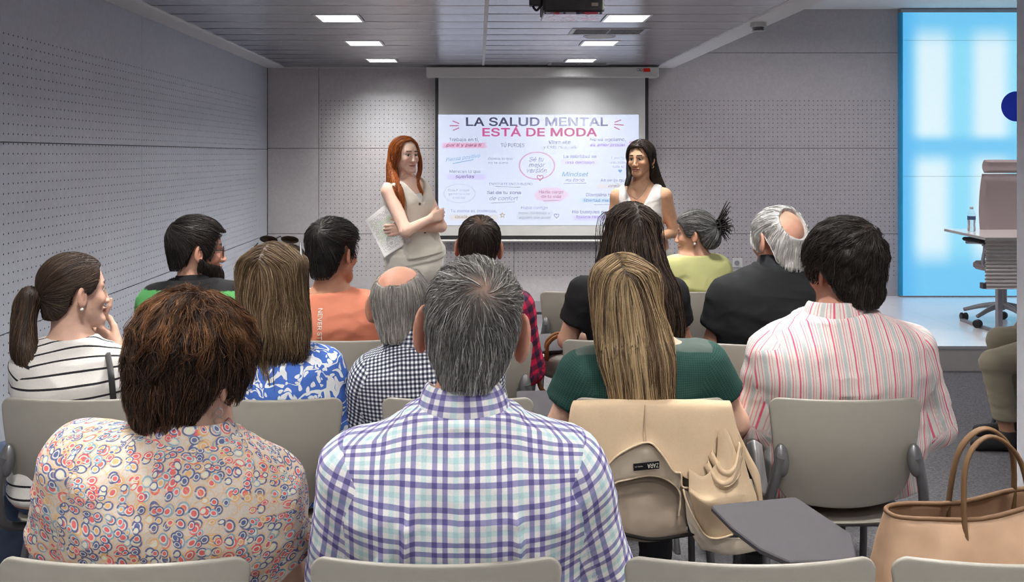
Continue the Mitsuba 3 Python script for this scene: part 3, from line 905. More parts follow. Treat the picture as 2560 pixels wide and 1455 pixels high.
# ------------------------------------------------------------------ the head
def head_sdf(Q, face=False, jaw=1.0, nose=1.0, ear=1.0):
    """The head about a point midway between the ears: x to its right, y forward, z up (metres, adult)."""
    ax = np.abs(Q[:, 0])
    M = np.column_stack([ax, Q[:, 1], Q[:, 2]])
    d = ell(Q, (0, -.010, .043), (.074, .093, .084))
    d = smin(d, ell(Q, (0, .028, .002), (.061, .062, .088)), .03)
    d = smin(d, cone(Q, (0, .030, -.055), (0, .064, -.084), .045 * jaw, .024 * jaw), .03)
    d = smin(d, cone(M, (.048 * jaw, .005, -.035), (.020, .066, -.086), .017, .015), .025)
    d = smin(d, ell(M, (.037, .060, -.018), (.024, .024, .022)), .018)
    # ear: a dished disc
    c, s = math.cos(.5), math.sin(.5)
    E = (M - np.array([.075 + .016 * (ear - 1), .002, -.002])) / ear
    E = np.column_stack([E[:, 0] * c + E[:, 1] * s, -E[:, 0] * s + E[:, 1] * c, E[:, 2]])
    e = ell(E, (.004, -.008, .004), (.0075, .020, .033))
    e = smax(e, -ell(E, (.0125, -.004, .006), (.0095, .0125, .022)), .004)
    e = smin(e, ell(E, (.0035, -.006, .002), (.005, .006, .012)), .004)
    d = smin(d, e * ear, .006)
    if face:
        d = smin(d, cone(M, (.014, .081, .030), (.040, .073, .029), .0078, .0068), .014)
        d = smax(d, -ell(M, (.031, .098, .011), (.0185, .018, .0115)), .012)
        n = cone(Q, (0, .086, .018), (0, .105 * nose, -.026), .0070, .0095)
        n = smin(n, ell(M, (.010, .096, -.031), (.0085, .011, .0075)), .008)
        d = smin(d, n, .010)
        d = smin(d, ell(Q, (0, .086, -.052), (.024, .014, .0075)), .008)
        d = smin(d, ell(Q, (0, .085, -.064), (.020, .013, .0075)), .007)
        d = smax(d, -ell(Q, (0, .102, -.0575), (.022, .010, .0016)), .004)
        d = smin(d, ell(Q, (0, .080, -.090), (.016, .014, .013)), .012)
    elif nose:
        d = smin(d, cone(Q, (0, .084, .015), (0, .103 * nose, -.026), .0075, .0100), .012)
        d = smin(d, ell(Q, (0, .080, -.058), (.022, .014, .014)), .01)
    return d


def hairline(Q, front=.075, side=-.012, nape=-.075, ear=.004):
    """Height of the hair's lower edge in a head's frame: over the forehead, at the temple, round the ear, at the nape."""
    az = np.degrees(np.arctan2(np.abs(Q[:, 0]), Q[:, 1]))          # 0 = forward, 180 = back
    return np.interp(az, [0, 35, 48, 60, 72, 88, 100, 112, 128, 150, 180], [front, front * .95, front * .6, side + .015, side, ear + .012, ear + .028, ear - .005, nape * .6, nape * .95, nape])


# ------------------------------------------------------------------ strands
def strands(shell, seeds, flow, n_seg, step, rad, lift, rng, colors, wob=0.0, taper=0.25, follow=0.75, tip_lift=0.0):
    """Hair locks as thin three-sided tubes that run over the surface shell(P) = 0 along flow(P). Returns vertices, faces, colours."""
    N = len(seeds)
    p, out = seeds.copy(), []
    off = lift[0] + (lift[1] - lift[0]) * rng.random(N)
    stop = getattr(shell, 'stop', None)
    stp = step * (0.6 + 0.8 * rng.random(N))
    prev = None
    ph = rng.random((N, 3)) * 50
    for s in range(n_seg + 1):
        e = 2e-3
        d0 = shell(p)
        g = np.stack([shell(p + e * np.eye(3)[k]) - d0 for k in range(3)], 1) / e
        g /= np.linalg.norm(g, axis=1, keepdims=True) + 1e-9
        tgt = off + tip_lift * (s / n_seg) ** 2
        fo = (follow * ss(-.85, -.4, g[:, 2]))[:, None] if s else 1.0
        p = p - fo * np.clip(d0 - tgt, -.02, .02)[:, None] * g
        out.append(p.copy())
        f = flow(p, g)
        if wob:
            w = np.stack([meshkit.noise(p * 28 + ph[:, [k]] * .12, 11 + k) for k in range(3)], 1) - 0.5
            f = f + wob * w
        f = f - (f * g).sum(1)[:, None] * g * (fo if s else follow)
        f /= np.linalg.norm(f, axis=1, keepdims=True) + 1e-9
        if prev is not None:
            f = 0.55 * f + 0.45 * prev
            f /= np.linalg.norm(f, axis=1, keepdims=True) + 1e-9
        prev = f
        p = p + f * (stp if stop is None else stp * ss(.010, -.006, stop(p)))[:, None]
    L = np.stack(out, 1)                                           # N, S, 3
    S = L.shape[1]
    t = np.gradient(L, axis=1)
    t /= np.linalg.norm(t, axis=2, keepdims=True) + 1e-9
    a = np.cross(t, rng.normal(size=(N, 1, 3)))
    a /= np.linalg.norm(a, axis=2, keepdims=True) + 1e-9
    b = np.cross(t, a)
    prof = np.interp(np.linspace(0, 1, S), [0, .12, .6, 1], [.7, 1, .9, taper])
    r = (rad * (0.6 + 0.8 * rng.random(N)))[:, None] * prof[None]
    ang = np.arange(3) * 2 * np.pi / 3
    v = L[:, :, None] + r[:, :, None, None] * (np.cos(ang)[:, None] * a[:, :, None] + np.sin(ang)[:, None] * b[:, :, None])
    i, s_, j = np.meshgrid(np.arange(N), np.arange(S - 1), np.arange(3), indexing='ij')
    base, j2 = (i * S + s_) * 3, (j + 1) % 3
    q = np.stack([base + j, base + j2, base + 3 + j2, base + 3 + j], -1).reshape(-1, 4)
    col = np.repeat(colors, S * 3, axis=0)
    return v.reshape(-1, 3), np.vstack([q[:, [0, 1, 2]], q[:, [0, 2, 3]]]), col


def palette(n, cols, weights, rng, spread=0.25):
    c = np.array(cols)[rng.choice(len(cols), n, p=np.array(weights) / np.sum(weights))]
    return np.clip(c * (1 + spread * (rng.random((n, 1)) - 0.5) * 2), 0, 1)


def hair_mesh(parent, shell, lo, hi, h, flow, cols, weights, n, n_seg, step, rad, lift, seed, base, keep=None, rough=.002, wob=.5, follow=.75, tip_lift=0.0, where=None, thin=None, name='hair', taper=.25, streak=None, clump=45, **t):
    """A head of hair: the body of it as one surface, its locks over it, in one mesh."""
    rng = np.random.default_rng(seed)
    v, f = surfnet(shell, lo, hi, h)
    nrm = normals_of(v, f)
    fl = flow(v, nrm)
    fl = fl / (np.linalg.norm(fl, axis=1, keepdims=True) + 1e-9)
    # ridges along the flow: noise on coordinates across it
    side = np.cross(nrm, fl)
    v2 = v + nrm * (rough * 2 * (meshkit.fbm(np.column_stack([(v * side).sum(1) * 95, (v * fl).sum(1) * 12, v[:, 2] * 4]), 3, seed) - 0.5))[:, None]
    col = np.array(base) * (0.75 + 0.5 * meshkit.fbm(v * [220, 220, 40], 2, seed))[:, None]
    if thin is not None:
        k, c = thin(v)
        col = col * (1 - k[:, None]) + np.array(c) * k[:, None]
    parts = [(v2, f, col)]
    tri = v[f]
    area = np.linalg.norm(np.cross(tri[:, 1] - tri[:, 0], tri[:, 2] - tri[:, 0]), axis=1)
    cen = tri.mean(1)
    w = area * (keep(cen) if keep is not None else 1.0)
    if hasattr(flow, 'more'):
        w = w * (1 + flow.more(cen))
    if hasattr(flow, 'W') and thin is None:
        w = w * (1 + 3.5 * np.exp(-(np.linalg.norm(flow.local(cen) - flow.W, axis=1) / .035) ** 2))
    pick = rng.choice(len(f), n, p=w / w.sum())
    bc = rng.dirichlet([1, 1, 1], n)
    seeds = (tri[pick] * bc[:, :, None]).sum(1)
    c = palette(n, cols, weights, rng, .35) * (.55 + .9 * meshkit.fbm(seeds * clump, 2, seed + 1))[:, None]
    if streak is not None:
        k, sc = streak(seeds)
        c = c * (1 - k[:, None]) + np.array(sc) * k[:, None]
    parts.append(strands(shell, seeds, flow, n_seg, step, rad, lift, rng, c, wob, taper, follow, tip_lift))
    at_ = np.cumsum([0] + [len(x[0]) for x in parts])
    V = np.vstack([x[0] for x in parts])
    F = np.vstack([x[1] + a for x, a in zip(parts, at_)])
    C = np.vstack([x[2] for x in parts])
    return put(name, raw_ply(V, F, normals_of(V, F), 'm_hair', color=C), parent, **t)


# ------------------------------------------------------------------ hands
def hand_prims(w, d, up, side, size=1.0, curl=(25, 30, 32, 36), spread=5.0, thumb=(40, 20)):
    """Bones of a hand at wrist w that points along d, its back towards up, the thumb on the side (unit vectors): list of (a, b, ra, rb)."""
    d, up, side = (np.asarray(x, float) / np.linalg.norm(x) for x in (d, up, side))
    s = size
    out = []
    for k, x in enumerate((.030, .010, -.010, -.029)):              # palm bones
        k0 = w + side * x * .55 * s
        k1 = w + d * (.088, .092, .088, .080)[k] * s + side * x * s
        out.append((k0, k1, .017 * s, .0125 * s))
        p = k1
        for j, ln in enumerate(((.042, .047, .044, .034)[k], (.026, .030, .028, .021)[k], (.021, .023, .022, .019)[k])):
            a = math.radians(curl[k] * (j + 0.6))
            sp = math.radians(spread * (1.5 - k) / 1.5)
            v = (d * math.cos(a) - up * math.sin(a)) + side * math.sin(sp)
            v /= np.linalg.norm(v)
            out.append((p, p + v * ln * s, (.0098, .0090, .0082)[j] * s, (.0090, .0082, .0070)[j] * s))
            p = p + v * ln * s
    a, b = math.radians(thumb[0]), math.radians(thumb[1])
    t0 = w + d * .018 * s + side * .022 * s
    v1 = d * math.cos(a) + side * math.sin(a) - up * .25
    t1 = t0 + v1 / np.linalg.norm(v1) * .046 * s
    v2 = d * math.cos(b) + side * math.sin(b) - up * .35
    t2 = t1 + v2 / np.linalg.norm(v2) * .034 * s
    v3 = d * math.cos(b) - up * .5
    t3 = t2 + v3 / np.linalg.norm(v3) * .027 * s
    out += [(t0, t1, .017 * s, .0125 * s), (t1, t2, .0115 * s, .0102 * s), (t2, t3, .0100 * s, .0082 * s)]
    return out


# ------------------------------------------------------------------ the body
SECT = [(0, .165, .115), (.18, .175, .12), (.42, .165, .112), (.66, .180, .118), (.82, .172, .104), (.93, .115, .082), (1.0, .070, .065)]
SECT_F = [(0, .175, .115), (.18, .170, .112), (.42, .140, .098), (.66, .158, .108), (.82, .150, .092), (.93, .100, .072), (1.0, .058, .056)]
SKIN = (0.60, 0.36, 0.25)


class Figure:
    pass


def figure(head, yaw, pitch=0, roll=0, hs=1.0, sh=None, pelvis=None, elbows=None, wrists=None, fem=False, wide=1.0, deep=1.0, stand=False, face=False, jaw=1.0, nose=1.0,
           hands=None, arm=1.0, ear=1.0, knees=None, feet=None, neck_r=1.0, nb=None, hand_size=None, knee_y=.42, sect=None, round_back=0.0):
    """Lays out a body. head: the point between the ears; sh, elbows, wrists: (left, right) points; pelvis: point."""
    F = Figure()
    F.head, F.hs, F.face, F.jaw, F.nose, F.fem, F.arm, F.ear = np.asarray(head, float), hs, face, jaw, nose, fem, arm, ear
    F.HM = pose(F.head, yaw, pitch, roll)
    F.HR = F.HM[:3, :3]
    F.yaw, F.stand = yaw, stand
    SL, SR = (np.asarray(x, float) for x in sh)
    mid = (SL + SR) / 2
    F.S = (SL, SR)
    F.P0 = np.asarray(pelvis, float)
    up = mid - F.P0
    F.NB = np.asarray(nb, float) if nb is not None else mid + up / np.linalg.norm(up) * .045
    F.len = np.linalg.norm(F.NB - F.P0)
    Z = (F.NB - F.P0) / F.len
    X = SR - SL
    X = X - (X @ Z) * Z
    X /= np.linalg.norm(X)
    F.R = np.column_stack([X, np.cross(Z, X), Z])
    sec = np.array(sect or (SECT_F if fem else SECT))
    F.t, F.a, F.b = sec[:, 0], sec[:, 1] * wide, sec[:, 2] * deep
    F.rb = round_back
    fwd = F.R[:, 1].copy()
    fwd[2] = 0
    fwd /= np.linalg.norm(fwd)
    F.fwd = fwd
    F.X = X
    F.E = tuple(np.asarray(x, float) for x in elbows)
    F.W = tuple(np.asarray(x, float) for x in wrists)
    F.neck_r = neck_r
    if stand:
        hips = [F.P0 + X * s * .085 + np.array([0, 0, -.02]) for s in (-1, 1)]
        F.K = knees or [h + np.array([0, 0, -.42]) + fwd * .015 for h in hips]
        F.A = feet or [np.array([k[0], k[1], .085]) - fwd * .02 for k in F.K]
    else:
        hips = [F.P0 + X * s * .085 + np.array([0, 0, -.02]) for s in (-1, 1)]
        F.K = knees or [h + fwd * knee_y + X * s * .05 + np.array([0, 0, .50 - h[2]]) for h, s in zip(hips, (-1, 1))]
        F.A = feet or [np.array([k[0], k[1], .09]) + fwd * .03 for k in F.K]
    F.H = hips
    F.hands = hands if hands is not None else [hand_prims(W, W - E, (0, 0, 1), X * s, hand_size or (.92 if fem else 1.0)) for W, E, s in zip(F.W, F.E, (1, -1))]
    return F


def torso_sdf(F, P, m=0.0, sx=0.0):
    q = (P - F.P0) @ F.R
    t = np.clip(q[:, 2] / F.len, 0, 1)
    a, b = F.TA(t) + m + sx, F.TB(t) + m
    y = q[:, 1] + F.rb * np.sin(np.pi * t)
    n = 2.35
    k = (np.abs(q[:, 0] / a) ** n + np.abs(y / b) ** n) ** (1 / n)
    d = (k - 1) * np.minimum(a, b)
    return np.maximum(d, np.maximum(-q[:, 2] - m - .06, q[:, 2] - F.len - m * .5))


def within(P, pts, pad, fn):
    """fn(P) for the points near the given ones, far away elsewhere."""
    pts = np.vstack(pts)
    k = ((P > pts.min(0) - pad) & (P < pts.max(0) + pad)).all(1)
    d = np.full(len(P), 1.0)
    if k.any():
        d[k] = fn(P[k])
    return d


def body_fn(F, arms=True, legs=True):
    F.TA, F.TB = PchipInterpolator(F.t, F.a), PchipInterpolator(F.t, F.b)
    k = .92 if F.fem else 1.0

    def hand(P, i):
        u = np.full(len(P), 1.0)
        for a, b, ra, rb in F.hands[i]:
            u = smin(u, cone(P, a, b, ra, rb), .004)
        return u

    def arm_(P, i):
        u = cone(P, F.S[i], F.E[i], .053 * k * F.arm, .040 * k * F.arm)
        u = smin(u, cone(P, F.E[i], F.W[i], .040 * k * F.arm, .026 * k), .015)
        return smin(u, within(P, [np.vstack([h[0], h[1]]) for h in F.hands[i]], .09, lambda Q: hand(Q, i)), .004)

    def leg(P, i):
        l = cone(P, F.H[i], F.K[i], .078, .052)
        return smin(l, cone(P, F.K[i], F.A[i], .050, .036), .02)

    def headneck(P):
        Q = (P - F.head) @ F.HR / F.hs
        hd = head_sdf(Q, F.face, F.jaw, F.nose, F.ear) * F.hs
        nk = cone(P, F.NB - [0, 0, .02], F.head + F.HR @ np.array([0, -.022, -.045]) * F.hs, .060 * k * F.neck_r, .054 * k * F.neck_r)
        return smin(hd, nk, .022)

    def fn(P):
        d = torso_sdf(F, P)
        for i in (0, 1):
            d = smin(d, within(P, [F.NB, F.S[i]], .20, lambda Q: cone(Q, F.NB - [0, 0, .005], F.S[i], .046 * k, .052 * k)), .04)
            if arms:
                d = smin(d, within(P, [F.S[i], F.E[i], F.W[i], *[h[1] for h in F.hands[i]]], .17, lambda Q: arm_(Q, i)), .025)
            if legs:
                d = smin(d, within(P, [F.H[i], F.K[i], F.A[i]], .2, lambda Q: leg(Q, i)), .04)
        return smin(d, within(P, [F.NB, F.head], .25, headneck), .03)
    return fn


def bounds_of(F, extra=.14):
    pts = np.vstack([F.P0, F.NB, F.S[0], F.S[1], *F.E, *F.W, *F.K, *F.A, *F.H, *[x[1] for h in F.hands for x in h]])
    return pts.min(0) - extra, np.maximum(pts.max(0) + extra, [*(F.head[:2] + .14), F.head[2] + .16])


def skin_color(F, v, skin, lips=None, brow=None, seed=0):
    c = np.array(skin) * (0.93 + 0.14 * meshkit.fbm(v * 55, 3, seed))[:, None]
    Q = (v - F.head) @ F.HR / F.hs
    near = np.linalg.norm(Q, axis=1) < .16
    blush = np.exp(-(((np.abs(Q[:, 0]) - .04) / .022) ** 2 + ((Q[:, 2] + .015) / .022) ** 2)) * (Q[:, 1] > .02) * near
    ear = np.exp(-(((np.abs(Q[:, 0]) - .085) / .012) ** 2 + (Q[:, 2] / .04) ** 2 + ((Q[:, 1] + .012) / .03) ** 2)) * near
    red = np.array([1.08, .80, .76])
    for k in (0.5 * blush, 0.5 * ear):
        c = c * (1 - k[:, None]) + c * red * k[:, None]
    if F.face and lips is not None:
        ax = np.abs(Q[:, 0])
        k = ss(1.15, .85, ((ax / .025) ** 2 + ((Q[:, 2] + .0585) / .0095) ** 2)) * (Q[:, 1] > .07)
        c = c * (1 - k[:, None]) + np.array(lips) * k[:, None]
        k = ss(.0022, .0008, np.abs(Q[:, 2] + .0575)) * (ax < .022) * (Q[:, 1] > .07)
        c = c * (1 - .7 * k[:, None]) + np.array([.10, .03, .03]) * .7 * k[:, None]
        arc = .0355 - 4.2 * (ax - .028) ** 2
        k = ss(.0058, .0030, np.abs(Q[:, 2] - arc)) * ss(.009, .014, ax) * ss(.050, .044, ax) * (Q[:, 1] > .05)
        c = c * (1 - k[:, None]) + np.array(brow) * k[:, None]
        lash = .0165 - 9.0 * (ax - .031) ** 2
        k = ss(.0030, .0012, np.abs(Q[:, 2] - lash)) * ss(.014, .018, ax) * ss(.050, .045, ax) * (Q[:, 1] > .05)
        c = c * (1 - .9 * k[:, None]) + np.array([.03, .02, .02]) * .9 * k[:, None]
    return c


def body(F, parent, skin=SKIN, h=.009, hh=None, boxes=(), lips=None, brow=(.06, .03, .02), seed=0, legs=True):
    fn = body_fn(F, legs=legs)
    F.fn = fn
    lo, hi = bounds_of(F)
    hh = hh or (.0026 if F.face else .005)
    c = F.head + np.array([0, .01, .01])
    fine = [(c - [.14, .14, .135], c + [.14, .14, .16], hh)] + [(np.asarray(b) - s, np.asarray(b) + s, r) for b, s, r in boxes]
    v, f = surfnet(fn, lo, hi, h)
    V, Fa = [], []
    n0 = 0
    for a, b, r in fine:
        ins = ((v > a + h) & (v < b - h)).all(1)
        f = f[~ins[f].all(1)]
    for vv, ff in [(v, f)] + [surfnet(fn, a, b, r) for a, b, r in fine]:
        V.append(vv)
        Fa.append(ff + n0)
        n0 += len(vv)
    V, Fa = np.vstack(V), np.vstack(Fa)
    return put('body', raw_ply(V, Fa, normals_of(V, Fa), 'm_skin', color=skin_color(F, V, skin, lips, brow, seed)), parent, label='bare skin of face, neck and arms')


def eyes(F, parent, iris=(.10, .06, .03)):
    for s in (-1, 1):
        m = trimesh.creation.icosphere(subdivisions=4, radius=.0118)
        v = np.array(m.vertices)
        ang = np.degrees(np.arccos(np.clip(v[:, 1] / .0118, -1, 1)))
        c = np.where(ang[:, None] < 15, [.01, .01, .01], np.where(ang[:, None] < 38, iris, [.55, .52, .50]))
        m.apply_translation([s * .031, .0725, .0105])
        m.apply_scale(F.hs)
        m.apply_transform(F.HM)
        painted('eye', m, c, parent, 'm_gloss', True)


# ------------------------------------------------------------------ clothes
def split_by(v, f, lab, n_lab, it=6):
    """Faces per label, the border between labels smoothed."""
    fl = lab[f]
    k = np.where(fl[:, 0] == fl[:, 1], fl[:, 0], np.where(fl[:, 1] == fl[:, 2], fl[:, 1], fl[:, 0]))
    e = np.vstack([f[:, [0, 1]], f[:, [1, 2]], f[:, [2, 0]]])
    kk = np.concatenate([k, k, k])
    key = np.sort(e, axis=1)
    o = np.lexsort((key[:, 1], key[:, 0]))
    key, kk = key[o], kk[o]
    same = (key[1:] == key[:-1]).all(1) & (kk[1:] != kk[:-1])
    b = key[1:][same]
    if len(b):
        b2 = np.vstack([b, b[:, ::-1]])
        for _ in range(it):
            acc, num = np.zeros_like(v), np.zeros(len(v))
            np.add.at(acc, b2[:, 0], v[b2[:, 1]])
            np.add.at(num, b2[:, 0], 1)
            ok = num == 2
            v[ok] = 0.5 * v[ok] + 0.5 * acc[ok] / num[ok, None]
    return v, k


def garment(F, parent, bsdf, h=.009, m=.012, sleeve=1.0, sleeve_m=.016, hem=None, neck=0.0, folds=(), pull=(), color=None, name='shirt', seed=0, scoop=None, sleeve_bsdf=None, cap=.0, k_arm=.035, sx=0.0, sag=0.0, extra=None, lean_arm=0.0, neck_hole=None, **t):
    """A top: torso with sleeves to the fraction sleeve of the arm (1 = elbow, 2 = wrist, 0 = none), meshed as one body and split into torso and sleeves."""
    F.TA, F.TB = PchipInterpolator(F.t, F.a), PchipInterpolator(F.t, F.b)
    k = .92 if F.fem else 1.0
    sl, sr = F.S
    cuts = []
    for i in (0, 1):
        S, E, W = F.S[i], F.E[i], F.W[i]
        if sleeve <= 1.0:
            c = S + (E - S) * sleeve
            cuts.append((c, (E - S) / np.linalg.norm(E - S)))
        else:
            c = E + (W - E) * (sleeve - 1)
            cuts.append((c, (W - E) / np.linalg.norm(W - E)))

    def arm_sdf(P, i):
        S, E, W = F.S[i], F.E[i], F.W[i]
        mm = sleeve_m
        d = cone(P, S, E, .055 * k * F.arm + mm * .8, .044 * k * F.arm + mm * 1.1)
        if sleeve > 1.0:
            d = smin(d, cone(P, E, W, .044 * k * F.arm + mm * 1.1, .030 * k + mm), .02)
        c, n = cuts[i]
        return smax(d, (P - c) @ n, .004)

    def fn(P):
        d = torso_sdf(F, P, m, sx)
        for i in (0, 1):
            d = smin(d, cone(P, F.NB - [0, 0, .012], F.S[i], .044 * k + m * .8, .052 * k + m), .04)
            if sleeve > 0:
                d = smin(d, arm_sdf(P, i), k_arm)
        q = (P - F.P0) @ F.R
        if hem is not None:
            d = smax(d, hem - q[:, 2], .006)
        if sleeve <= 0:                                            # armholes cut the shoulder ends away
            for i in (0, 1):
                s = -1 if i == 0 else 1
                d = smax(d, s * (q[:, 0] - ((F.S[i] - F.P0) @ F.R)[0]) - cap, .006)
        d = smax(d, q[:, 2] - (F.len + neck), .006)
        if scoop is not None:
            d = smax(d, -scoop(q), .005)
        if neck_hole is not None:
            d = smax(d, -neck_hole(P), .004)
        if extra is not None:
            d = extra(P, d)
        return d

    pts = np.vstack([F.P0 - [0, 0, .1], F.NB, F.S[0], F.S[1], *F.E, *(F.W if sleeve > 1 else F.E)])
    lo, hi = pts.min(0) - .22, pts.max(0) + .22
    if hem is not None:
        lo[2] = F.P0[2] + hem - .06
    v, f = surfnet(fn, lo, hi, h)
    v = relax(v, f, 1, .4)
    n = normals_of(v, f)
    q = (v - F.P0) @ F.R
    disp = np.zeros(len(v))
    for kind, sxx, szz, amp in folds:
        w = np.column_stack([q[:, 0] * sxx + (q[:, 2] * sxx * .8 if kind == 'd' else (-q[:, 2] * sxx * .8 if kind == 'e' else 0)), q[:, 1] * 5, q[:, 2] * szz])
        r = meshkit.fbm(w, 2, seed + int(sxx))
        disp += amp * ((1 - np.abs(2 * r - 1)) ** 2 - .45)
    for (c, dirv, wid, length, amp) in pull:                       # single folds: centre, direction, width, length (torso frame)
        c, dirv = np.asarray(c), np.asarray(dirv, float) / np.linalg.norm(dirv)
        r = q - c
        al = r @ dirv
        ac = np.linalg.norm(r - al[:, None] * dirv, axis=1)
        disp += amp * np.exp(-(ac / wid) ** 2) * np.exp(-(al / length) ** 2)
    v = v + n * disp[:, None]
    # labels
    da = [arm_sdf(v, i) if sleeve > 0 else np.full(len(v), 9.0) for i in (0, 1)]
    lab = np.zeros(len(v), int)
    for i in (0, 1):
        S, E = F.S[i], F.E[i]
        s = -1 if i == 0 else 1
        ax_ = (E - S) / np.linalg.norm(E - S)
        hole = ((v - S) @ (F.X * s * .8 + ax_ * .6)) > -.012
        lab[(np.abs(da[i] - disp) < .028) & hole & (da[i] < torso_sdf(F, v, m, sx) + .02)] = i + 1
    v, kf = split_by(v, f, lab, 3)
    n = normals_of(v, f)
    q = (v - F.P0) @ F.R
    tt = np.clip(q[:, 2] / F.len, 0, 1)
    a = np.maximum(F.TA(tt), .10) + m
    b = np.maximum(F.TB(tt), .08) + m
    u0 = q[:, 0] + np.sign(q[:, 0]) * np.maximum(0, q[:, 1] + .45 * b) * ss(.35, .95, np.abs(q[:, 0]) / a)
    v0 = q[:, 2] + .75 * np.maximum(0, q[:, 1] + b) * ss(.72, .95, tt)
    uvs = [np.column_stack([u0, v0])]
    for i in (0, 1):
        S, E, W = F.S[i], F.E[i], F.W[i]
        ax1 = (E - S) / np.linalg.norm(E - S)
        ref = np.cross(ax1, F.fwd)
        ref /= np.linalg.norm(ref)
        r2 = np.cross(ax1, ref)
        r = v - S
        al = r @ ax1
        ang = np.arctan2(r @ ref, r @ -r2)
        if sleeve > 1:
            L1 = np.linalg.norm(E - S)
            ax2 = (W - E) / np.linalg.norm(W - E)
            fo = al > L1
            al = np.where(fo, L1 + (v - E) @ ax2, al)
            ref2 = ref - (ref @ ax2) * ax2
            ref2 /= np.linalg.norm(ref2)
            r22 = np.cross(ax2, ref2)
            r_e = v - E
            ang = np.where(fo, np.arctan2(r_e @ ref2, r_e @ -r22), ang)
        uvs.append(np.column_stack([ang * .062 + .013, -al]))
    root = None
    for i in range(3):
        ff = f[kf == i]
        if not len(ff):
            continue
        used = np.unique(ff)
        mp = -np.ones(len(v), int)
        mp[used] = np.arange(len(used))
        vc = None
        if color is not None:
            vc = color(v[used], q[used], i) if callable(color) else np.broadcast_to(color, (len(used), 3))
        sh = raw_ply(v[used], mp[ff], n[used], (sleeve_bsdf or bsdf) if i else bsdf, uv=uvs[i][used], color=vc)
        if i == 0:
            root = put(name, sh, parent, **t)
        else:
            put('sleeve', sh, root)
    F.shirt_fn = fn
    return root


def collar(F, parent, bsdf, r0=.066, r1=.058, h=.042, up=(0, 0, 1), lean=-.1, color=None, open_=50, thick=.006, stand=.01, center=None, oval=1.0):
    """A folded shirt collar: a band round the neck, open at the throat."""
    c = (F.NB if center is None else np.asarray(center, float)) + np.array([0, 0, stand])
    th = np.radians(np.linspace(-180 + open_ / 2 + 90 - 90, 180 - open_ / 2, 61)) + math.pi     # 180 = nape
    prof = [(r0 + .012, -.022), (r0 + .016, -.014), (r0 + .012, 0), (r0 + .004, h * .55), (r1 + .002, h * .92), (r1 - .001, h), (r1 - .005, h * .9), (r1 - .003, h * .3), (r0 - .004, -.01)]
    P = np.zeros((len(th), len(prof), 3))
    for i, a in enumerate(th):
        for j, (r, z) in enumerate(prof):
            x, y = r * math.sin(a), r * oval * math.cos(a)
            drop = .030 * max(0.0, math.cos(a)) ** 1.5 * 1.3
            P[i, j] = c + F.X * x + F.fwd * (y + lean * (z - .02) * 0 + .012) + np.array([0, 0, z - drop])
    m = sheet(P, .0025)
    uv = np.column_stack([np.repeat(th, len(prof)) * .066, np.tile([p[1] for p in prof], len(th))])
    uv = np.vstack([uv, uv])
    return put('collar', mikit.ply(m, bsdf, smooth=True, uv=uv, color=None if color is None else solid(m, color)), parent)


def trousers(F, parent, c, h=.012, stand=False, bsdf='m_cloth', wide=1.0, hem=None, name='trousers'):
    def fn(P):
        q = (P - F.P0) @ F.R
        d = ell(P, F.P0 + np.array([0, 0, .0]), (max(.185 * wide, F.a[0] + .005), max(.13, F.b[0] + .005), .10), F.R)
        if F.stand:
            d = smin(d, np.maximum(torso_sdf(F, P, .011), np.abs(q[:, 2] + .055) - .045), .02)
            d = smin(d, ell(P, F.P0 - np.array([0, 0, .10]), (F.a[0] + .004, F.b[0] + .006, .15), F.R), .02)
        for i in (0, 1):
            l = cone(P, F.H[i], F.K[i], .092 * wide, .068 * wide)
            a = F.A[i] + np.array([0, 0, .03])
            l = smin(l, cone(P, F.K[i], a, .066 * wide, .056 * wide), .02)
            l = smax(l, (a[2] - .03 if hem is None else hem) - P[:, 2], .005)
            d = smin(d, l, .04)
        return d
    pts = np.vstack([F.P0 + .08, F.P0 - .08, *F.H, *F.K, *F.A])
    v, f = surfnet(fn, pts.min(0) - .16, pts.max(0) + .16, h)
    n = normals_of(v, f)
    v = v + n * (.007 * (1 - np.abs(2 * meshkit.fbm(v * [9, 9, 22], 2, 3) - 1)) - .003)[:, None]
    return put(name, raw_ply(v, f, normals_of(v, f), bsdf, color=np.broadcast_to(c, v.shape)), parent)


def shoes(F, parent, c=(.02, .02, .02)):
    for i in (0, 1):
        A = np.array([F.A[i][0], F.A[i][1], 0.0])
        f, x = F.fwd, F.X

        def fn(P):
            d = cone(P, A + [0, 0, .045] - f * .045, A + [0, 0, .035] + f * .16, .042, .034)
            d = smin(d, cone(P, A + [0, 0, .05], A + [0, 0, .10], .045, .043), .03)
            d = smax(d, .002 - P[:, 2], .004)
            return smax(d, P[:, 2] - .105, .004)
        v, ff = surfnet(fn, A - [.27, .27, .02], A + [.27, .27, .14], .009)
        put('shoe', raw_ply(v, ff, normals_of(v, ff), 'm_vc', color=np.broadcast_to(c, v.shape)), parent)
# ------------------------------------------------------------------ fabrics
def grid_line(x, period, c, w):
    """1 within w of c, modulo period (all metres)."""
    k = (x - c) / period
    k = dr.abs(k - dr.round(k)) * period
    return 1 - smoothstep(w - .0008, w + .0008, k)


def weave(p, uv):
    return 0.93 + 0.14 * noise(uv.x * 900, uv.y * 900, 0.0)


def plaid(p, n, uv):
    P = .058
    def bands(t):
        return grid_line(t, P, .008, .0047), grid_line(t, P, .027, .0047), grid_line(t, P, .0465, .0048)
    a1, a2, a3 = bands(uv.x)
    b1, b2, b3 = bands(uv.y)
    pu, te = mi.Color3f(.105, .075, .36), mi.Color3f(.40, .68, .70)
    c = mi.Color3f(.66, .655, .65)
    for k, col, w in ((a1 + a2, pu, .74), (b1 + b2, pu, .74), (a3, te, .5), (b3, te, .5)):
        c = c * (1 - w * k) + c * col * w * k * 1.12
    return c * weave(p, uv)


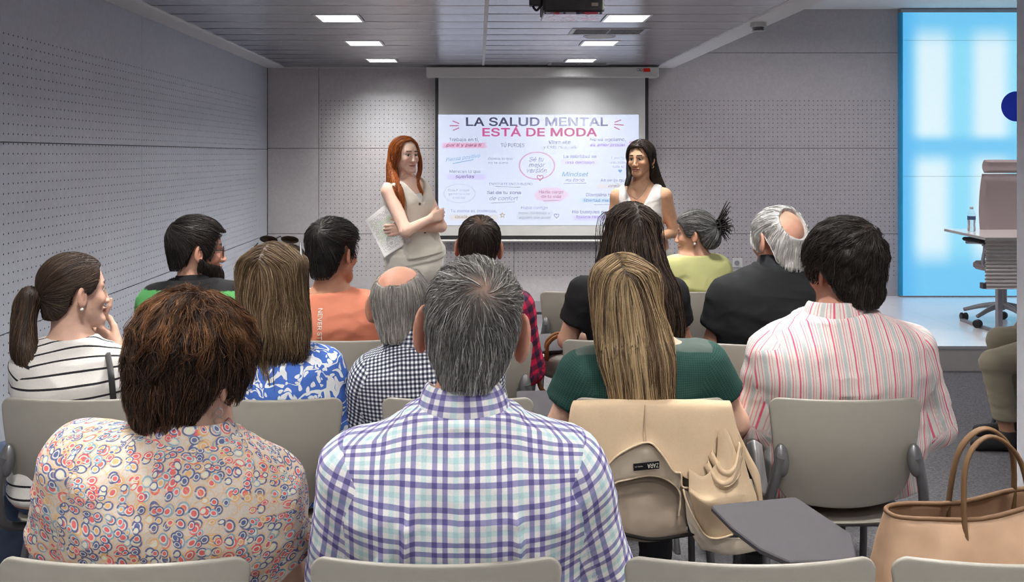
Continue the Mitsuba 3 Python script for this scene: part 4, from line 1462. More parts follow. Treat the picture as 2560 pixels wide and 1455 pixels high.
def gingham(p, n, uv):
    P = .0126
    a = smoothstep(.23, .27, dr.abs(uv.x / P - dr.round(uv.x / P)))
    b = smoothstep(.23, .27, dr.abs(uv.y / P - dr.round(uv.y / P)))
    c = mix((.74, .74, .73), (.13, .14, .19), dr.maximum(a, b))
    return mix(c, (.010, .011, .022), dr.minimum(a, b))


def swirls(p, n, uv):
    """Little rings, dots and commas in red, navy and ochre on cream."""
    c = mi.Color3f(.52, .455, .395)
    for k, (s, sh) in enumerate(((.027, 0.0), (.023, 5.3), (.018, 9.1))):
        x, y = uv.x / s + sh, uv.y / s + sh * .7
        warp = noise(x * .6, y * .6, float(k)) * .45
        x, y = x + warp, y - warp
        cx, cy = dr.floor(x), dr.floor(y)
        r1, r2, r3 = cell_rand(cx, cy, 10 + k), cell_rand(cx, cy, 20 + k), cell_rand(cx, cy, 30 + k)
        ox, oy = .5 + .16 * (r1 - .5), .5 + .16 * (r2 - .5)
        dx, dy = x - cx - ox, y - cy - oy
        r = dr.sqrt(dx * dx + dy * dy)
        ang = dr.atan2(dy, dx) / (2 * math.pi)
        R = .27 + .10 * r3
        red, navy, och, teal = mi.Color3f(.56, .08, .085), mi.Color3f(.05, .075, .20), mi.Color3f(.58, .34, .13), mi.Color3f(.18, .30, .38)
        ring_c = dr.select(r1 < .50, navy, dr.select(r1 < .72, teal, dr.select(r1 < .88, red, och)))
        core_c = dr.select(r2 < .50, red, dr.select(r2 < .64, och, dr.select(r2 < .80, navy, mi.Color3f(.60, .58, .44))))
        # comma tail: a spiral arm leaving the ring
        sp = dr.abs(r - R * (1.05 + .55 * (ang + .5)))
        tail = (1 - smoothstep(.03, .06, sp)) * smoothstep(-.45, .1, ang) * (0.7 if k < 2 else 0)
        c = mix(c, och, tail * .75)
        ring = (1 - smoothstep(.045, .075, dr.abs(r - R))) * smoothstep(-.50, -.30, ang)
        core = 1 - smoothstep(R * .52, R * .62, r)
        pale = 1 - smoothstep(R * .9, R, r)
        on = dr.select(cell_rand(cx, cy, 40 + k) < (.90, .7, .5)[k], mi.Float(1), mi.Float(0))
        c = mix(c, mi.Color3f(.57, .53, .48), pale * on)
        c = mix(c, ring_c, ring * on * .9)
        c = mix(c, core_c, core * on * .92)
    return c * weave(p, uv)


def leaves(p, n, uv):
    """White scrolls and leaves on blue."""
    x, y = uv.x * 26, uv.y * 26
    wx, wy = fbm(x * .9, y * .9, 3.0, octaves=2) * 2.2, fbm(x * .9 + 9, y * .9, 8.0, octaves=2) * 2.2
    k = dr.abs(fbm(x + wx, y * 1.1 + wy, 1.0, octaves=2) - .5)
    scroll = 1 - smoothstep(.036, .048, k)
    f1, f2, rr = voronoi(x * 2.3 + wx * 1.6, y * 1.5 + wy * 1.6)
    leaf = (1 - smoothstep(.33, .38, f1)) * dr.select(rr < .66, mi.Float(1), mi.Float(0))
    w = dr.maximum(scroll, leaf)
    return mix((.055, .13, .44), (.74, .76, .78), w) * weave(p, uv)


def pinstripe(p, n, uv):
    P = .056
    c = mi.Color3f(.64, .60, .555)
    x = uv.x + 0.0007 * (noise(uv.y * 9, uv.x * 40, 0.0) - .5)
    for cc, w, col in ((.006, .0022, (.62, .045, .14)), (.0135, .0011, (.62, .20, .25)), (.0215, .0011, (.60, .22, .27)), (.031, .0050, (.42, .44, .44)), (.042, .0013, (.62, .16, .22)), (.0495, .0010, (.62, .25, .28))):
        c = mix(c, mi.Color3f(*col), grid_line(x, P, cc, w) * .9)
    return c * weave(p, uv)


def breton(p, n, uv):
    k = grid_line(uv.y, .0405, .012, .0033)
    return mix((.64, .62, .585), (.012, .012, .015), k) * weave(p, uv)


def waffle(p, n, uv):
    u, v = uv.x / .0068, uv.y / .0068
    a = dr.maximum(dr.abs(u - dr.round(u)), dr.abs(v - dr.round(v)))
    yoke = smoothstep(.432, .436, uv.y)
    return mix(mix((.007, .027, .022), (.016, .052, .043), smoothstep(.25, .42, a)), (.055, .075, .068), yoke) * weave(p, uv)


def red_plaid(p, n, uv):
    a, b = grid_line(uv.x, .05, .01, .012), grid_line(uv.y, .05, .01, .012)
    return mix((.42, .012, .05), (.025, .012, .03), dr.minimum(a * .75 + b * .75, 1.0))


for key, fn in (('f_plaid', plaid), ('f_gingham', gingham), ('f_swirls', swirls), ('f_leaves', leaves), ('f_pinstripe', pinstripe), ('f_breton', breton), ('f_waffle', waffle), ('f_red_plaid', red_plaid)):
    pbr(key, proc(fn), 0.85, spec=0.2, sheen=0.15)


# ------------------------------------------------------------------ hair shapes
def scalp(Q):
    d = ell(Q, (0, -.010, .043), (.074, .093, .084))
    d = smin(d, ell(Q, (0, .025, .02), (.062, .060, .075)), .03)
    return smin(d, cone(Q, (0, -.030, .0), (0, -.040, -.12), .056, .052), .03)


def short_shell(F, top=.018, side=.010, back=.012, nape_t=.004, line={}, lump=0.0, seed=0, carve=None, bulge=None):
    def fn(P):
        Q = (P - F.head) @ F.HR / F.hs
        w_top = ss(.03, .10, Q[:, 2])
        w_back = ss(.02, -.06, Q[:, 1])
        t = side + (back - side) * w_back
        t = t + (top - t) * w_top
        t = t * ss(-.085, -.03, Q[:, 2]) + nape_t * (1 - ss(-.085, -.03, Q[:, 2]))
        d = scalp(Q)
        if bulge is not None:
            d = bulge(Q, d)
        d = d - t
        if lump:
            d = d - lump * (meshkit.fbm(Q * 38, 2, seed) - .5)
        d = smax(d, hairline(Q, **line) - Q[:, 2], .012)
        if carve is not None:
            d = smax(d, carve(Q), .008)
        return d * F.hs

    def stop(P):
        Q = (P - F.head) @ F.HR / F.hs
        return hairline(Q, **line) - Q[:, 2]
    fn.stop = stop
    return fn


def whorl_flow(F, w=(0.0, -.075, .095), swirl=.5, down=.5, fwd=0.0, side=0.0):
    W = np.array(w)

    def fn(P, g):
        Q = (P - F.head) @ F.HR / F.hs
        G = g @ F.HR
        r = Q - W
        r = r - (r * G).sum(1)[:, None] * G
        l = np.linalg.norm(r, axis=1, keepdims=True)
        r /= l + 1e-9
        r = r + 1.3 * np.exp(-l / .028) * (np.stack([meshkit.noise(Q * 130, k) for k in (1, 2, 3)], 1) - .5)
        f = r + swirl * np.cross(G, r) * np.exp(-l / .06)
        f = f + np.array([side, fwd, 0]) * ss(.05, .10, Q[:, 2])[:, None]
        f = f - np.array([0, 0, down]) * ss(.08, -.02, Q[:, 2])[:, None] * 2
        return f @ F.HR.T
    fn.W, fn.local = W, (lambda P: (P - F.head) @ F.HR / F.hs)
    return fn


def curtain(secs):
    """Ellipse sections (centre, half width, half depth) from top to bottom, as a field."""
    c = np.array([s[0] for s in secs], float)
    a, b = np.array([s[1] for s in secs]), np.array([s[2] for s in secs])
    o = np.argsort(c[:, 2])
    c, a, b = c[o], a[o], b[o]
    if len(c) > 2:
        fx, fy, fa, fb = (PchipInterpolator(c[:, 2], k) for k in (c[:, 0], c[:, 1], a, b))
    else:
        fx, fy, fa, fb = ((lambda z, k=k: np.interp(z, c[:, 2], k)) for k in (c[:, 0], c[:, 1], a, b))

    def fn(P):
        z = np.clip(P[:, 2], c[0, 2], c[-1, 2])
        x, y, A, B = fx(z), fy(z), fa(z), fb(z)
        n = 2.3
        k = (np.abs((P[:, 0] - x) / A) ** n + np.abs((P[:, 1] - y) / B) ** n) ** (1 / n)
        d = (k - 1) * np.minimum(A, B)
        return np.maximum(d, np.maximum(c[0, 2] - P[:, 2], P[:, 2] - c[-1, 2]))
    return fn


def long_shell(F, secs, top=.014, k=.03, line={}, carve=None, lump=0.0, seed=0):
    cap = short_shell(F, top, .012, .014, .012, line=dict({'nape': -.10, 'ear': -.03, 'side': -.04}, **line), lump=lump, seed=seed)
    cur = curtain(secs)

    def fn(P):
        d = smin(cap(P), cur(P), k)
        if lump:
            d = d - lump * 1.5 * (meshkit.fbm(P * [34, 34, 9], 2, seed) - .5)
        return d if carve is None else smax(d, carve(P), .006)
    return fn


def fall_flow(F, part=0.0, wave=0.0, lean=(0, 0, 0), part_y=None):
    def fn(P, g):
        Q = (P - F.head) @ F.HR / F.hs
        top = ss(.06, .115, Q[:, 2])
        s = np.where(Q[:, 0] > part, 1.0, -1.0)
        loc = np.column_stack([s * (1.0 * top + .12), -.35 * top - .1, -1.0 + .75 * top])
        f = loc @ F.HR.T
        dn = ss(.03, -.03, Q[:, 2])[:, None]
        f = f * (1 - dn) + (np.array([0, 0, -1.0]) + np.array(lean)) * dn
        if wave:
            w = np.column_stack([np.sin(P[:, 2] * 46 + P[:, 0] * 30 + P[:, 1] * 21), np.cos(P[:, 2] * 40 + P[:, 0] * 24), np.zeros(len(P))])
            f = f + wave * w * dn
        return f

    def more(P):
        Q = (P - F.head) @ F.HR / F.hs
        return 4 * np.exp(-((Q[:, 0] - part) / .012) ** 2) * ss(.03, .08, Q[:, 2])
    fn.more = more
    return fn


DARK = [(.012, .008, .006), (.022, .014, .010), (.035, .022, .015)]
OLIVE, FAIR, RUDDY, TAN = (.46, .245, .155), (.60, .37, .275), (.52, .25, .17), (.42, .21, .125)


def sit(hx, hy, hd, sl, sr, dsh, nbp, py_, px_=None, el=None, er=None, wl=None, wr=None, **k):
    """A seated figure: head pixel and depth, shoulder joints as pixels, depth of the shoulders, base of the neck, pelvis depth."""
    ds = dsh if isinstance(dsh, tuple) else (dsh, dsh)
    SL, SR = at(*sl, ds[0]), at(*sr, ds[1])
    X = (SR - SL) / np.linalg.norm(SR - SL)
    fwd = np.array([-X[1], X[0], 0])
    mid = (SL + SR) / 2
    pel = np.array([mid[0] if px_ is None else px_, py_, .56])
    E = [np.asarray(e, float) if e is not None else S + X * s * .055 + fwd * .06 + [0, 0, -.255] for e, S, s in ((el, SL, -1), (er, SR, 1))]
    W = [np.asarray(w, float) if w is not None else e + fwd * .21 - X * s * .09 + [0, 0, -.035] for w, e, s in ((wl, E[0], -1), (wr, E[1], 1))]
    return figure(at(hx, hy, hd), sh=(SL, SR), pelvis=pel, elbows=E, wrists=W, nb=at(*nbp), **k)


FOLDS = (('h', 5, 16, .004), ('d', 9, 9, .004), ('e', 9, 9, .004))
# ------------------------------------------------------------------ nearest row
# the man in the purple checked shirt
F = sit(1180, 838, 1.87, (910, 1180), (1412, 1172), 1.85, (1158, 1035, 1.835), 1.88, el=at(862, 1440, 1.90), er=at(1488, 1440, 1.92), yaw=2, pitch=-4, roll=5, hs=1.06, wide=1.18, deep=1.08, arm=1.15, neck_r=1.04, round_back=.02, ear=1.4)
P_ = thing('person', 'person with thick grey hair in a white shirt with purple and teal checks', 'person')
body(F, P_, RUDDY, seed=2)
trousers(F, P_, (.05, .055, .075))
shoes(F, P_)
garment(F, P_, 'f_plaid', h=.006, m=.014, sleeve=1.5, sleeve_m=.022, hem=-.04, folds=(('h', 4, 15, .003), ('d', 8, 7, .005), ('e', 8, 7, .005), ('h', 16, 3, .004)), neck=.02, seed=4, sx=.01,
        pull=[((s * .10, -.15, .30), (s * .1, 0, -1), 0.008, .10, .015) for s in (-1, 1)] + [((s * .15, -.13, .26), (s * .5, 0, -1), .012, .07, .012) for s in (-1, 1)] + [((.21, -.1, .16), (1, 0, .8), .012, .06, .016), ((-.21, -.1, .15), (-1, 0, .8), .012, .06, .014), ((0, -.15, .345), (1, 0, .05), .006, .30, .004)])
collar(F, P_, 'f_plaid', r0=.075, r1=.069, h=.040, stand=.018)
g = [(.22, .212, .20), (.44, .43, .415), (.09, .085, .08), (.70, .69, .67)]
sh = short_shell(F, .017, .007, .013, .003, line={'nape': -.088, 'side': -.02, 'ear': .028}, lump=.006, seed=3)
spot = lambda v: (.55 * np.exp(-(np.linalg.norm(((v - F.head) @ F.HR / F.hs) - [.012, -.088, .088], axis=1) / .030) ** 2), (.42, .22, .15))
hair_mesh(P_, sh, F.head - .17, F.head + .19, .0045, whorl_flow(F, (.012, -.09, .085), .7, .35, fwd=.25), g, [4, 3, 3, 1], 5600, 7, .0072, .00062, (.000, .0035), 21, (.09, .085, .08), thin=spot, wob=1.5, follow=.55, tip_lift=.004, label='short thick grey hair, thin at the crown')

# the woman in the swirl print blouse
F = sit(492, 945, 1.90, (205, 1158), (640, 1222), (1.84, 1.92), (478, 1092, 1.85), 1.90, px_=at(418, 1200, 1.9)[0], el=at(150, 1425, 1.90), er=at(716, 1452, 1.95), yaw=32, pitch=-6, roll=4, hs=1.0, fem=True, wide=1.25, deep=1.2, arm=1.15)
P_ = thing('person', 'person with short auburn hair and an earring in a cream swirl print blouse', 'person')
body(F, P_, FAIR, seed=3)
trousers(F, P_, (.04, .04, .05))
shoes(F, P_)
garment(F, P_, 'f_swirls', h=.0065, m=.016, sleeve=.70, sleeve_m=.024, hem=-.04, folds=(('h', 5, 12, .004), ('d', 7, 7, .008), ('e', 7, 7, .007)), neck=.01, seed=7, sx=.012,
        pull=[((0.02, -.15, .30), (.05, 0, -1), .012, .08, .010), ((-.14, -.12, .24), (-1, 0, -.6), .012, .09, .014), ((-.10, -.14, .2), (-1, 0, .7), .014, .10, .012), ((.1, -.14, .22), (1, 0, .5), .012, .09, .010)])
collar(F, P_, 'f_swirls', r0=.078, r1=.072, h=.03, stand=.006)


def bulge1(Q, d):
    return smin(smin(d, ell(Q, (0, -.035, .055), (.080, .086, .088)), .03), ell(Q, (-.012, -.045, -.03), (.068, .058, .060)), .03)


sh = short_shell(F, .026, .018, .018, .012, line={'nape': -.100, 'side': -.035, 'ear': -.012}, lump=.022, seed=5, bulge=bulge1)
top1 = lambda s: (.9 * ss(.075, .125, ((s - F.head) @ F.HR / F.hs)[:, 2]) * ss(.35, .65, meshkit.noise(s * 60, 4)), (.20, .085, .035))
hair_mesh(P_, sh, F.head - .2, F.head + .22, .005, whorl_flow(F, (.0, -.02, .125), .5, .5, fwd=.1), [(.016, .009, .006), (.034, .016, .009), (.066, .029, .014), (.12, .052, .023)], [4, 4, 2, 1], 9000, 6, .0120, .00060, (.001, .009), 22, (.016, .008, .005), wob=1.2, follow=.6, tip_lift=.007, streak=top1, label='short tousled auburn hair')
e = (F.HM @ np.array([.080 * F.hs, -.012, -.035, 1]))[:3]
tor = []
for r, z in ((.0065, -.012), (.0085, -.030)):
    m = trimesh.creation.torus(r, .0009, 24, 8)
    m.apply_transform(trimesh.transformations.rotation_matrix(math.pi / 2, [1, 0, .4]))
    m.apply_translation(e + [0.004, -.006, z])
    tor.append(m)
tor.append(tube([e + [.004, -.006, .0], e + [.004, -.006, -.008]], .0008, 6))
mesh('earring', cat(*tor), 'm_chrome', P_, smooth=True, label='dangling silver earring')
# ------------------------------------------------------------------ second row
# the ponytailed woman in stripes
wr = at(296, 868, 3.13)
F = sit(186, 738, 3.0, (85, 912), (283, 912), (2.93, 3.06), (178, 852, 2.98), 2.99, el=at(92, 1080, 3.10), wl=at(150, 1110, 3.28), er=at(338, 1000, 3.20), wr=wr, yaw=49, pitch=2, hs=.98, fem=True, nose=.96, face=True, hand_size=.95,
        hands=None)
hd = hand_prims(wr, (-.85, .10, .42), (.05, -.95, -.30), (.38, -.05, .92), .92, curl=(10, 42, 50, 56), spread=4, thumb=(50, 25))
k1 = hd[0][1]
i1, i2, i3 = k1 + [.012, .01, .045], k1 + [.024, .014, .070], k1 + [.028, .018, .092]      # the forefinger, up along the cheek
hd[1:4] = [(k1, i1, .0088, .0080), (i1, i2, .0080, .0074), (i2, i3, .0074, .0060)]
F.hands[1] = hd
P_ = thing('person', 'ponytailed person in a white top with black stripes, hand at the chin', 'person')
body(F, P_, FAIR, seed=5, boxes=[(wr + [-.05, 0, .06], [.09, .09, .11], .0035)], lips=(.45, .16, .14))
trousers(F, P_, (0.06, 0.08, 0.13))
shoes(F, P_)
eyes(F, P_)
garment(F, P_, 'f_breton', h=.0075, m=.012, sleeve=1.6, sleeve_m=.012, hem=-.05, folds=FOLDS, neck=.012, seed=11)
cap_ = short_shell(F, .012, .010, .010, .004, line={'front': .088, 'nape': -.07, 'side': .005, 'ear': .010})
tie = np.array([0, -.108, .012])
tw = F.HM[:3, :3] @ (tie * F.hs) + F.head


def tie_flow(P, g):
    f = tw - P
    return f / (np.linalg.norm(f, axis=1, keepdims=True) + 1e-9)


hc = [(.022, .013, .009), (.045, .027, .017), (.075, .045, .028)]
hair_mesh(P_, cap_, F.head - .17, F.head + .18, .005, tie_flow, hc, [4, 4, 1], 2600, 9, .010, .0010, (.000, .0015), 31, (.025, .015, .010), wob=.25, label='dark brown hair combed back')
tail_pts = np.array([tw, at(70, 745, 2.93), at(58, 850, 2.90), at(75, 910, 2.89), at(60, 968, 2.89)])
tp_ = catmull(tail_pts, 8)
tr = np.interp(np.linspace(0, 1, len(tp_)), [0, .08, .25, .6, .85, 1], [.014, .018, .030, .036, .028, .010])


def tail_shell(P):
    d = np.full(len(P), 9.0)
    for a, b, ra, rb in zip(tp_[:-1], tp_[1:], tr[:-1], tr[1:]):
        d = smin(d, cone(P, a, b, ra, rb), .004)
    return d - .008 * (meshkit.fbm(P * [50, 50, 10], 2, 2) - .5)


tail_dir = lambda P, g: np.tile([0, 0, -1.0], (len(P), 1)) + .5 * (meshkit.noise(P * 14, 3)[:, None] - .5) * np.array([1.0, .5, 0])
hair_mesh(P_, tail_shell, tp_.min(0) - .06, tp_.max(0) + .06, .005, tail_dir, hc, [3, 4, 2], 900, 10, .012, .0011, (.0, .003), 32, (.025, .015, .010), wob=.7, follow=.6, name='ponytail')
m = trimesh.creation.torus(.015, .005, 20, 8)
m.apply_transform(pose(tw, 90, 90))
painted('hair_tie', m, (.03, .015, .01), P_)
painted('earring', ball((F.HM @ np.array([.083, -.006, -.034, 1]))[:3], .0055), (.8, .78, .74), P_, 'm_gloss')
# strap of her shoulder bag
st = thing('bag_strap', 'black shoulder strap over the right shoulder of the striped top', 'strap')
pts = [at(272, 880, 2.985), at(280, 925, 2.925), at(285, 975, 2.915), at(288, 1012, 2.92)]
pts = [p + np.array([0, -.012, 0]) for p in pts]
P4 = np.array([[p + np.array([-.009, 0, 0]), p + np.array([.009, .002, 0])] for p in catmull(pts, 5)])
mesh('strap', sheet(P4, .003), 'm_black', st, smooth=True)

# the woman in the blue leaf print blouse
F = sit(684, 722, 2.98, (585, 925), (800, 928), 2.97, (690, 862, 2.955), 3.0, er=at(845, 1080, 3.0), yaw=6, pitch=-3, hs=1.02, fem=True, wide=1.12, deep=1.1, arm=1.05)
P_ = thing('person', 'person with long light brown hair in a blue and white leaf print blouse', 'person')
body(F, P_, FAIR, seed=6)
trousers(F, P_, (0.5, 0.48, 0.44))
shoes(F, P_)
garment(F, P_, 'f_leaves', h=.0075, m=.014, sleeve=1.35, sleeve_m=.026, hem=-.06, folds=FOLDS, neck=.012, seed=13)
sec = [(at(684, 650, 2.97), .085, .09), (at(682, 715, 2.95), .098, .095), (at(686, 790, 2.93), .103, .088), (at(690, 840, 2.91), .102, .072), (at(680, 872, 2.90), .075, .05), (at(668, 890, 2.90), .045, .03)]
sh = long_shell(F, sec, .014, .03, lump=.008, seed=6)
hc = [(.050, .030, .017), (.095, .060, .032), (.16, .108, .060), (.24, .17, .10)]
hair_mesh(P_, sh, F.head - [.19, .19, .25], F.head + [.19, .17, .19], .006, fall_flow(F, -.01, wave=.35), hc, [3, 4, 3, 1], 3600, 10, .019, .0011, (.0, .004), 33, (.045, .027, .015), wob=.5, follow=.6, tip_lift=.004, label='long wavy light brown hair')
# sunglasses pushed up on the hair: a thing of its own
sg = thing('sunglasses', 'dark sunglasses pushed up on long light brown hair', 'sunglasses')
R = F.HM[:3, :3]
hp = lambda x, y, z: R @ (np.array([x, y, z]) * F.hs) + F.head
for s in (-1, 1):
    m = ball((0, 0, 0), 1, 3)
    m.apply_scale([.029, .004, .022])
    m.apply_transform(trimesh.transformations.rotation_matrix(math.radians(55), [1, 0, 0]))
    m.apply_transform(np.vstack([np.column_stack([R, hp(s * .034, .048, .148)]), [0, 0, 0, 1]]))
    painted('lens', m, (.012, .010, .010), sg, 'm_gloss')
    mesh('temple', tube([hp(s * .068, .045, .138), hp(s * .088, -.01, .095), hp(s * .099, -.045, .035), hp(s * .098, -.06, .0)], [.0030, .0034, .0034, .0028], 8), 'm_chrome' if s > 0 else 'm_black', sg, smooth=True)
mesh('bridge', tube([hp(-.010, .052, .153), hp(0, .056, .158), hp(.010, .052, .153)], .0025, 8), 'm_black', sg, smooth=True)

# the balding man in the small checks
F = sit(1004, 772, 2.98, (938, 938), (1200, 950), 2.96, (1045, 862, 2.945), 3.0, el=at(905, 1075, 3.0), yaw=14, pitch=-3, roll=-3, hs=1.04, wide=1.08, deep=1.05, ear=1.4)
P_ = thing('person', 'balding person with grey hair and large ears in a small black and white check shirt', 'person')
body(F, P_, RUDDY, seed=7)
trousers(F, P_, (0.09, 0.09, 0.1))
shoes(F, P_)
garment(F, P_, 'f_gingham', h=.0075, m=.013, sleeve=1.5, sleeve_m=.020, hem=-.06, folds=(('h', 5, 12, .004), ('d', 8, 8, .006), ('e', 8, 8, .006)), neck=.018, seed=15)
collar(F, P_, 'f_gingham', r0=.074, r1=.068, h=.045, stand=.012)
bald = lambda Q: .058 - np.linalg.norm((Q - [.0, -.040, .112]) * [1.0, .72, 1.0], axis=1)
sh = short_shell(F, .006, .007, .010, .003, line={'nape': -.088, 'ear': .022}, carve=bald)
gg = [(.30, .285, .265), (.46, .44, .41), (.20, .185, .17), (.62, .60, .57)]
hair_mesh(P_, sh, F.head - .17, F.head + .18, .005, whorl_flow(F, (0, -.03, .14), .25, .3), gg, [4, 3, 2, 2], 3200, 6, .008, .0008, (.0, .002), 34, (.21, .19, .17), wob=.6, follow=.6, tip_lift=.003, label='short grey hair round a bald crown')

# the woman with streaked hair
F = sit(1560, 748, 2.95, (1462, 945), (1752, 915), 2.93, (1612, 850, 2.92), 2.97, el=at(1395, 1075, 2.95), er=at(1835, 1055, 2.97), wl=at(1440, 1110, 3.2), wr=at(1800, 1100, 3.2), yaw=-6, pitch=-4, roll=-7, hs=1.02, fem=True, wide=1.22, deep=1.1, arm=1.22)
P_ = thing('person', 'person with long straight blond streaked hair in a dark green waffle blouse', 'person')
body(F, P_, FAIR, seed=8)
trousers(F, P_, (0.03, 0.03, 0.035))
shoes(F, P_)
garment(F, P_, 'f_waffle', h=.0075, m=.013, sleeve=.52, sleeve_m=.030, hem=-.06, folds=FOLDS, neck=-.004, seed=17)
sec = [(at(1562, 675, 2.93), .080, .085), (at(1562, 745, 2.90), .096, .088), (at(1580, 820, 2.87), .112, .072), (at(1592, 880, 2.83), .112, .050), (at(1602, 930, 2.81), .090, .032), (at(1618, 972, 2.80), .060, .018)]
sh = long_shell(F, sec, .013, .03, lump=.004, seed=8)
hc = [(.045, .026, .014), (.09, .055, .030), (.19, .125, .068), (.34, .24, .14)]


def streak6(s):
    Q = (s - F.head) @ F.HR / F.hs
    az = np.arctan2(Q[:, 0], -Q[:, 1])
    k = meshkit.noise(np.column_stack([az * 9, Q[:, 2] * 5, Q[:, 2] * 0]), 5)
    return .9 * ss(.52, .66, k) * (meshkit.noise(s * 400, 2) > .3), (.50, .36, .20)



hair_mesh(P_, sh, F.head - [.2, .24, .33], F.head + [.22, .17, .19], .006, fall_flow(F, -.012, wave=.05, lean=(.10, 0, 0)), hc, [3, 4, 3, 2], 3800, 12, .024, .0011, (.0, .003), 35, (.05, .03, .017), wob=.25, streak=streak6, follow=.6, label='long straight brown hair with blond streaks')

# the man in the pink striped shirt
F = sit(2106, 688, 3.05, (1950, 885), (2262, 882), 3.02, (2088, 790, 3.0), 3.07, el=at(1893, 1050, 3.05), er=at(2318, 1050, 3.07), yaw=-22, pitch=-5, roll=2, hs=1.10, wide=1.38, deep=1.15, arm=1.22, neck_r=1.15, round_back=.02)
P_ = thing('person', 'person with thick black hair and glasses in a cream shirt with pink stripes', 'person')
body(F, P_, RUDDY, seed=9)
trousers(F, P_, (0.028, 0.026, 0.026))
shoes(F, P_)
garment(F, P_, 'f_pinstripe', h=.0075, m=.015, sleeve=1.5, sleeve_m=.026, hem=-.06, folds=(('h', 5, 12, .005), ('d', 7, 7, .007), ('e', 7, 7, .007)), neck=.02, seed=19, sx=.02,
        pull=[((.17, -.15, .14), (1, 0, -.4), .014, .07, .014), ((-.17, -.15, .13), (-1, 0, -.5), .014, .07, .012), ((0, -.17, .30), (1, 0, 0), .003, .2, .004)])
collar(F, P_, 'f_pinstripe', r0=.084, r1=.078, h=.042, stand=.008)
bl = lambda Q, d: smin(smin(d, ell(Q, (-.008, -.03, .06), (.083, .090, .084)), .03), ell(Q, (.008, -.045, -.035), (.062, .045, .045)), .03)
sh = short_shell(F, .020, .016, .016, .010, line={'nape': -.088, 'side': -.02, 'ear': .0}, lump=.014, seed=9, bulge=bl)
spot9 = lambda v: (.6 * np.exp(-(np.linalg.norm((((v - F.head) @ F.HR / F.hs) - [.010, -.078, .106]) * [1, 1, .8], axis=1) / .022) ** 2), (.40, .22, .13))
kp = lambda c: 1 - .75 * np.exp(-(np.linalg.norm((((c - F.head) @ F.HR / F.hs) - [.010, -.078, .106]), axis=1) / .016) ** 2)
hair_mesh(P_, sh, F.head - .2, F.head + .22, .005, whorl_flow(F, (.010, -.078, .103), .8, .4, fwd=.35, side=-.2), [(.010, .008, .007), (.020, .016, .014), (.045, .036, .032)], [4, 4, 1], 4200, 9, .0085, .00085, (.0, .006), 36, (.010, .008, .007), wob=1.3, follow=.55, tip_lift=.007, thin=spot9, keep=kp, label='thick black hair with a thin spot at the crown')


def glasses(F, parent, c=(.015, .015, .016), r=.022, bsdf='m_gloss'):
    R = F.HM[:3, :3]
    w = lambda x, y, z: R @ (np.array([x, y, z]) * F.hs) + F.head
    k = None
    rim = []
    for s in (-1, 1):
        th = np.linspace(0, 2 * np.pi, 25)
        sq = lambda a: np.sign(np.cos(a)) * abs(np.cos(a)) ** .75
        rim.append(tube([w(s * .034 + r * 1.1 * sq(a), .099 - .006 * abs(s * .034 + r * sq(a)) / .05, .008 + r * .85 * math.sin(a)) for a in th], .0016, 6, n=1))
        rim.append(tube([w(s * .058, .096, .014), w(s * .074, .06, .016), w(s * .082, .0, .018), w(s * .083, -.015, .004)], .0016, 6))
    rim.append(tube([w(-.011, .100, .012), w(0, .104, .015), w(.011, .100, .012)], .0015, 6))
    k = painted('glasses', cat(*rim), c, parent, bsdf)
    for s in (-1, 1):
        m = trimesh.creation.cylinder(radius=r * 1.0, height=.001, sections=24)
        m.apply_transform(trimesh.transformations.rotation_matrix(math.pi / 2, [1, 0, 0]))
        m.apply_scale(F.hs)
        m.apply_transform(np.vstack([np.column_stack([R, w(s * .034, .097, .008)]), [0, 0, 0, 1]]))
        mesh('lens', m, 'm_lens', k)


glasses(F, P_)
# ------------------------------------------------------------------ third row
# bearded man in green
F = sit(492, 632, 3.96, (392, 757), (578, 752), 3.95, (485, 708, 3.94), 3.96, yaw=66, pitch=-2, hs=1.06, face=True, wide=1.1, deep=1.05)
P_ = thing('person', 'bearded person with black hair and glasses in a green top with black shoulders', 'person')
body(F, P_, (.50, .27, .19), seed=10, lips=(.36, .14, .12))
trousers(F, P_, (0.04, 0.05, 0.08), h=.014)
shoes(F, P_)
eyes(F, P_)
green = lambda v, q, i: np.where((q[:, [2]] > F.len - .022), [.014, .014, .015], [.085, .30, .095])
garment(F, P_, 'm_cloth', h=.008, m=.013, sleeve=.8, sleeve_m=.022, hem=-.06, folds=FOLDS, neck=.02, seed=21, color=green)
collar(F, P_, 'm_cloth', r0=.072, r1=.066, h=.032, stand=.008, color=(.012, .012, .013))
sh = short_shell(F, .022, .013, .016, .006, line={'front': .085, 'nape': -.062, 'side': -.03, 'ear': .012}, lump=.005, seed=10)
hair_mesh(P_, sh, F.head - .18, F.head + .2, .006, whorl_flow(F, (0, -.07, .10), .4, .4, fwd=.6), [(.008, .006, .006), (.018, .014, .012), (.035, .028, .024)], [5, 3, 1], 1700, 7, .010, .0011, (.0, .003), 41, (.008, .006, .006), wob=.7, follow=.6)


def beard(P):
    Q = (P - F.head) @ F.HR / F.hs
    d = head_sdf(Q, False, 1.0, 0) - .010
    d = smin(d, ell(Q, (0, .068, -.098), (.034, .030, .034)), .02)
    m = np.interp(Q[:, 1], [-.01, .02, .06, .085, .11], [-.005, -.030, -.045, -.050, -.050])
    d = smax(d, Q[:, 2] - m, .008)
    d = smax(d, -(Q[:, 1] + .002), .006)
    d = smax(d, -.125 - Q[:, 2], .01)
    return smax(d, -ell(Q, (0, .098, -.058), (.024, .02, .009)), .004) * F.hs


bflow = lambda P, g: np.tile([0.2, 0, -1.0], (len(P), 1)) + .0
hair_mesh(P_, beard, F.head - .16, F.head + .15, .005, bflow, [(.008, .006, .006), (.02, .015, .012)], [4, 2], 900, 5, .007, .0010, (.0, .004), 42, (.010, .007, .006), wob=1.0, follow=.5, name='beard')
glasses(F, P_)

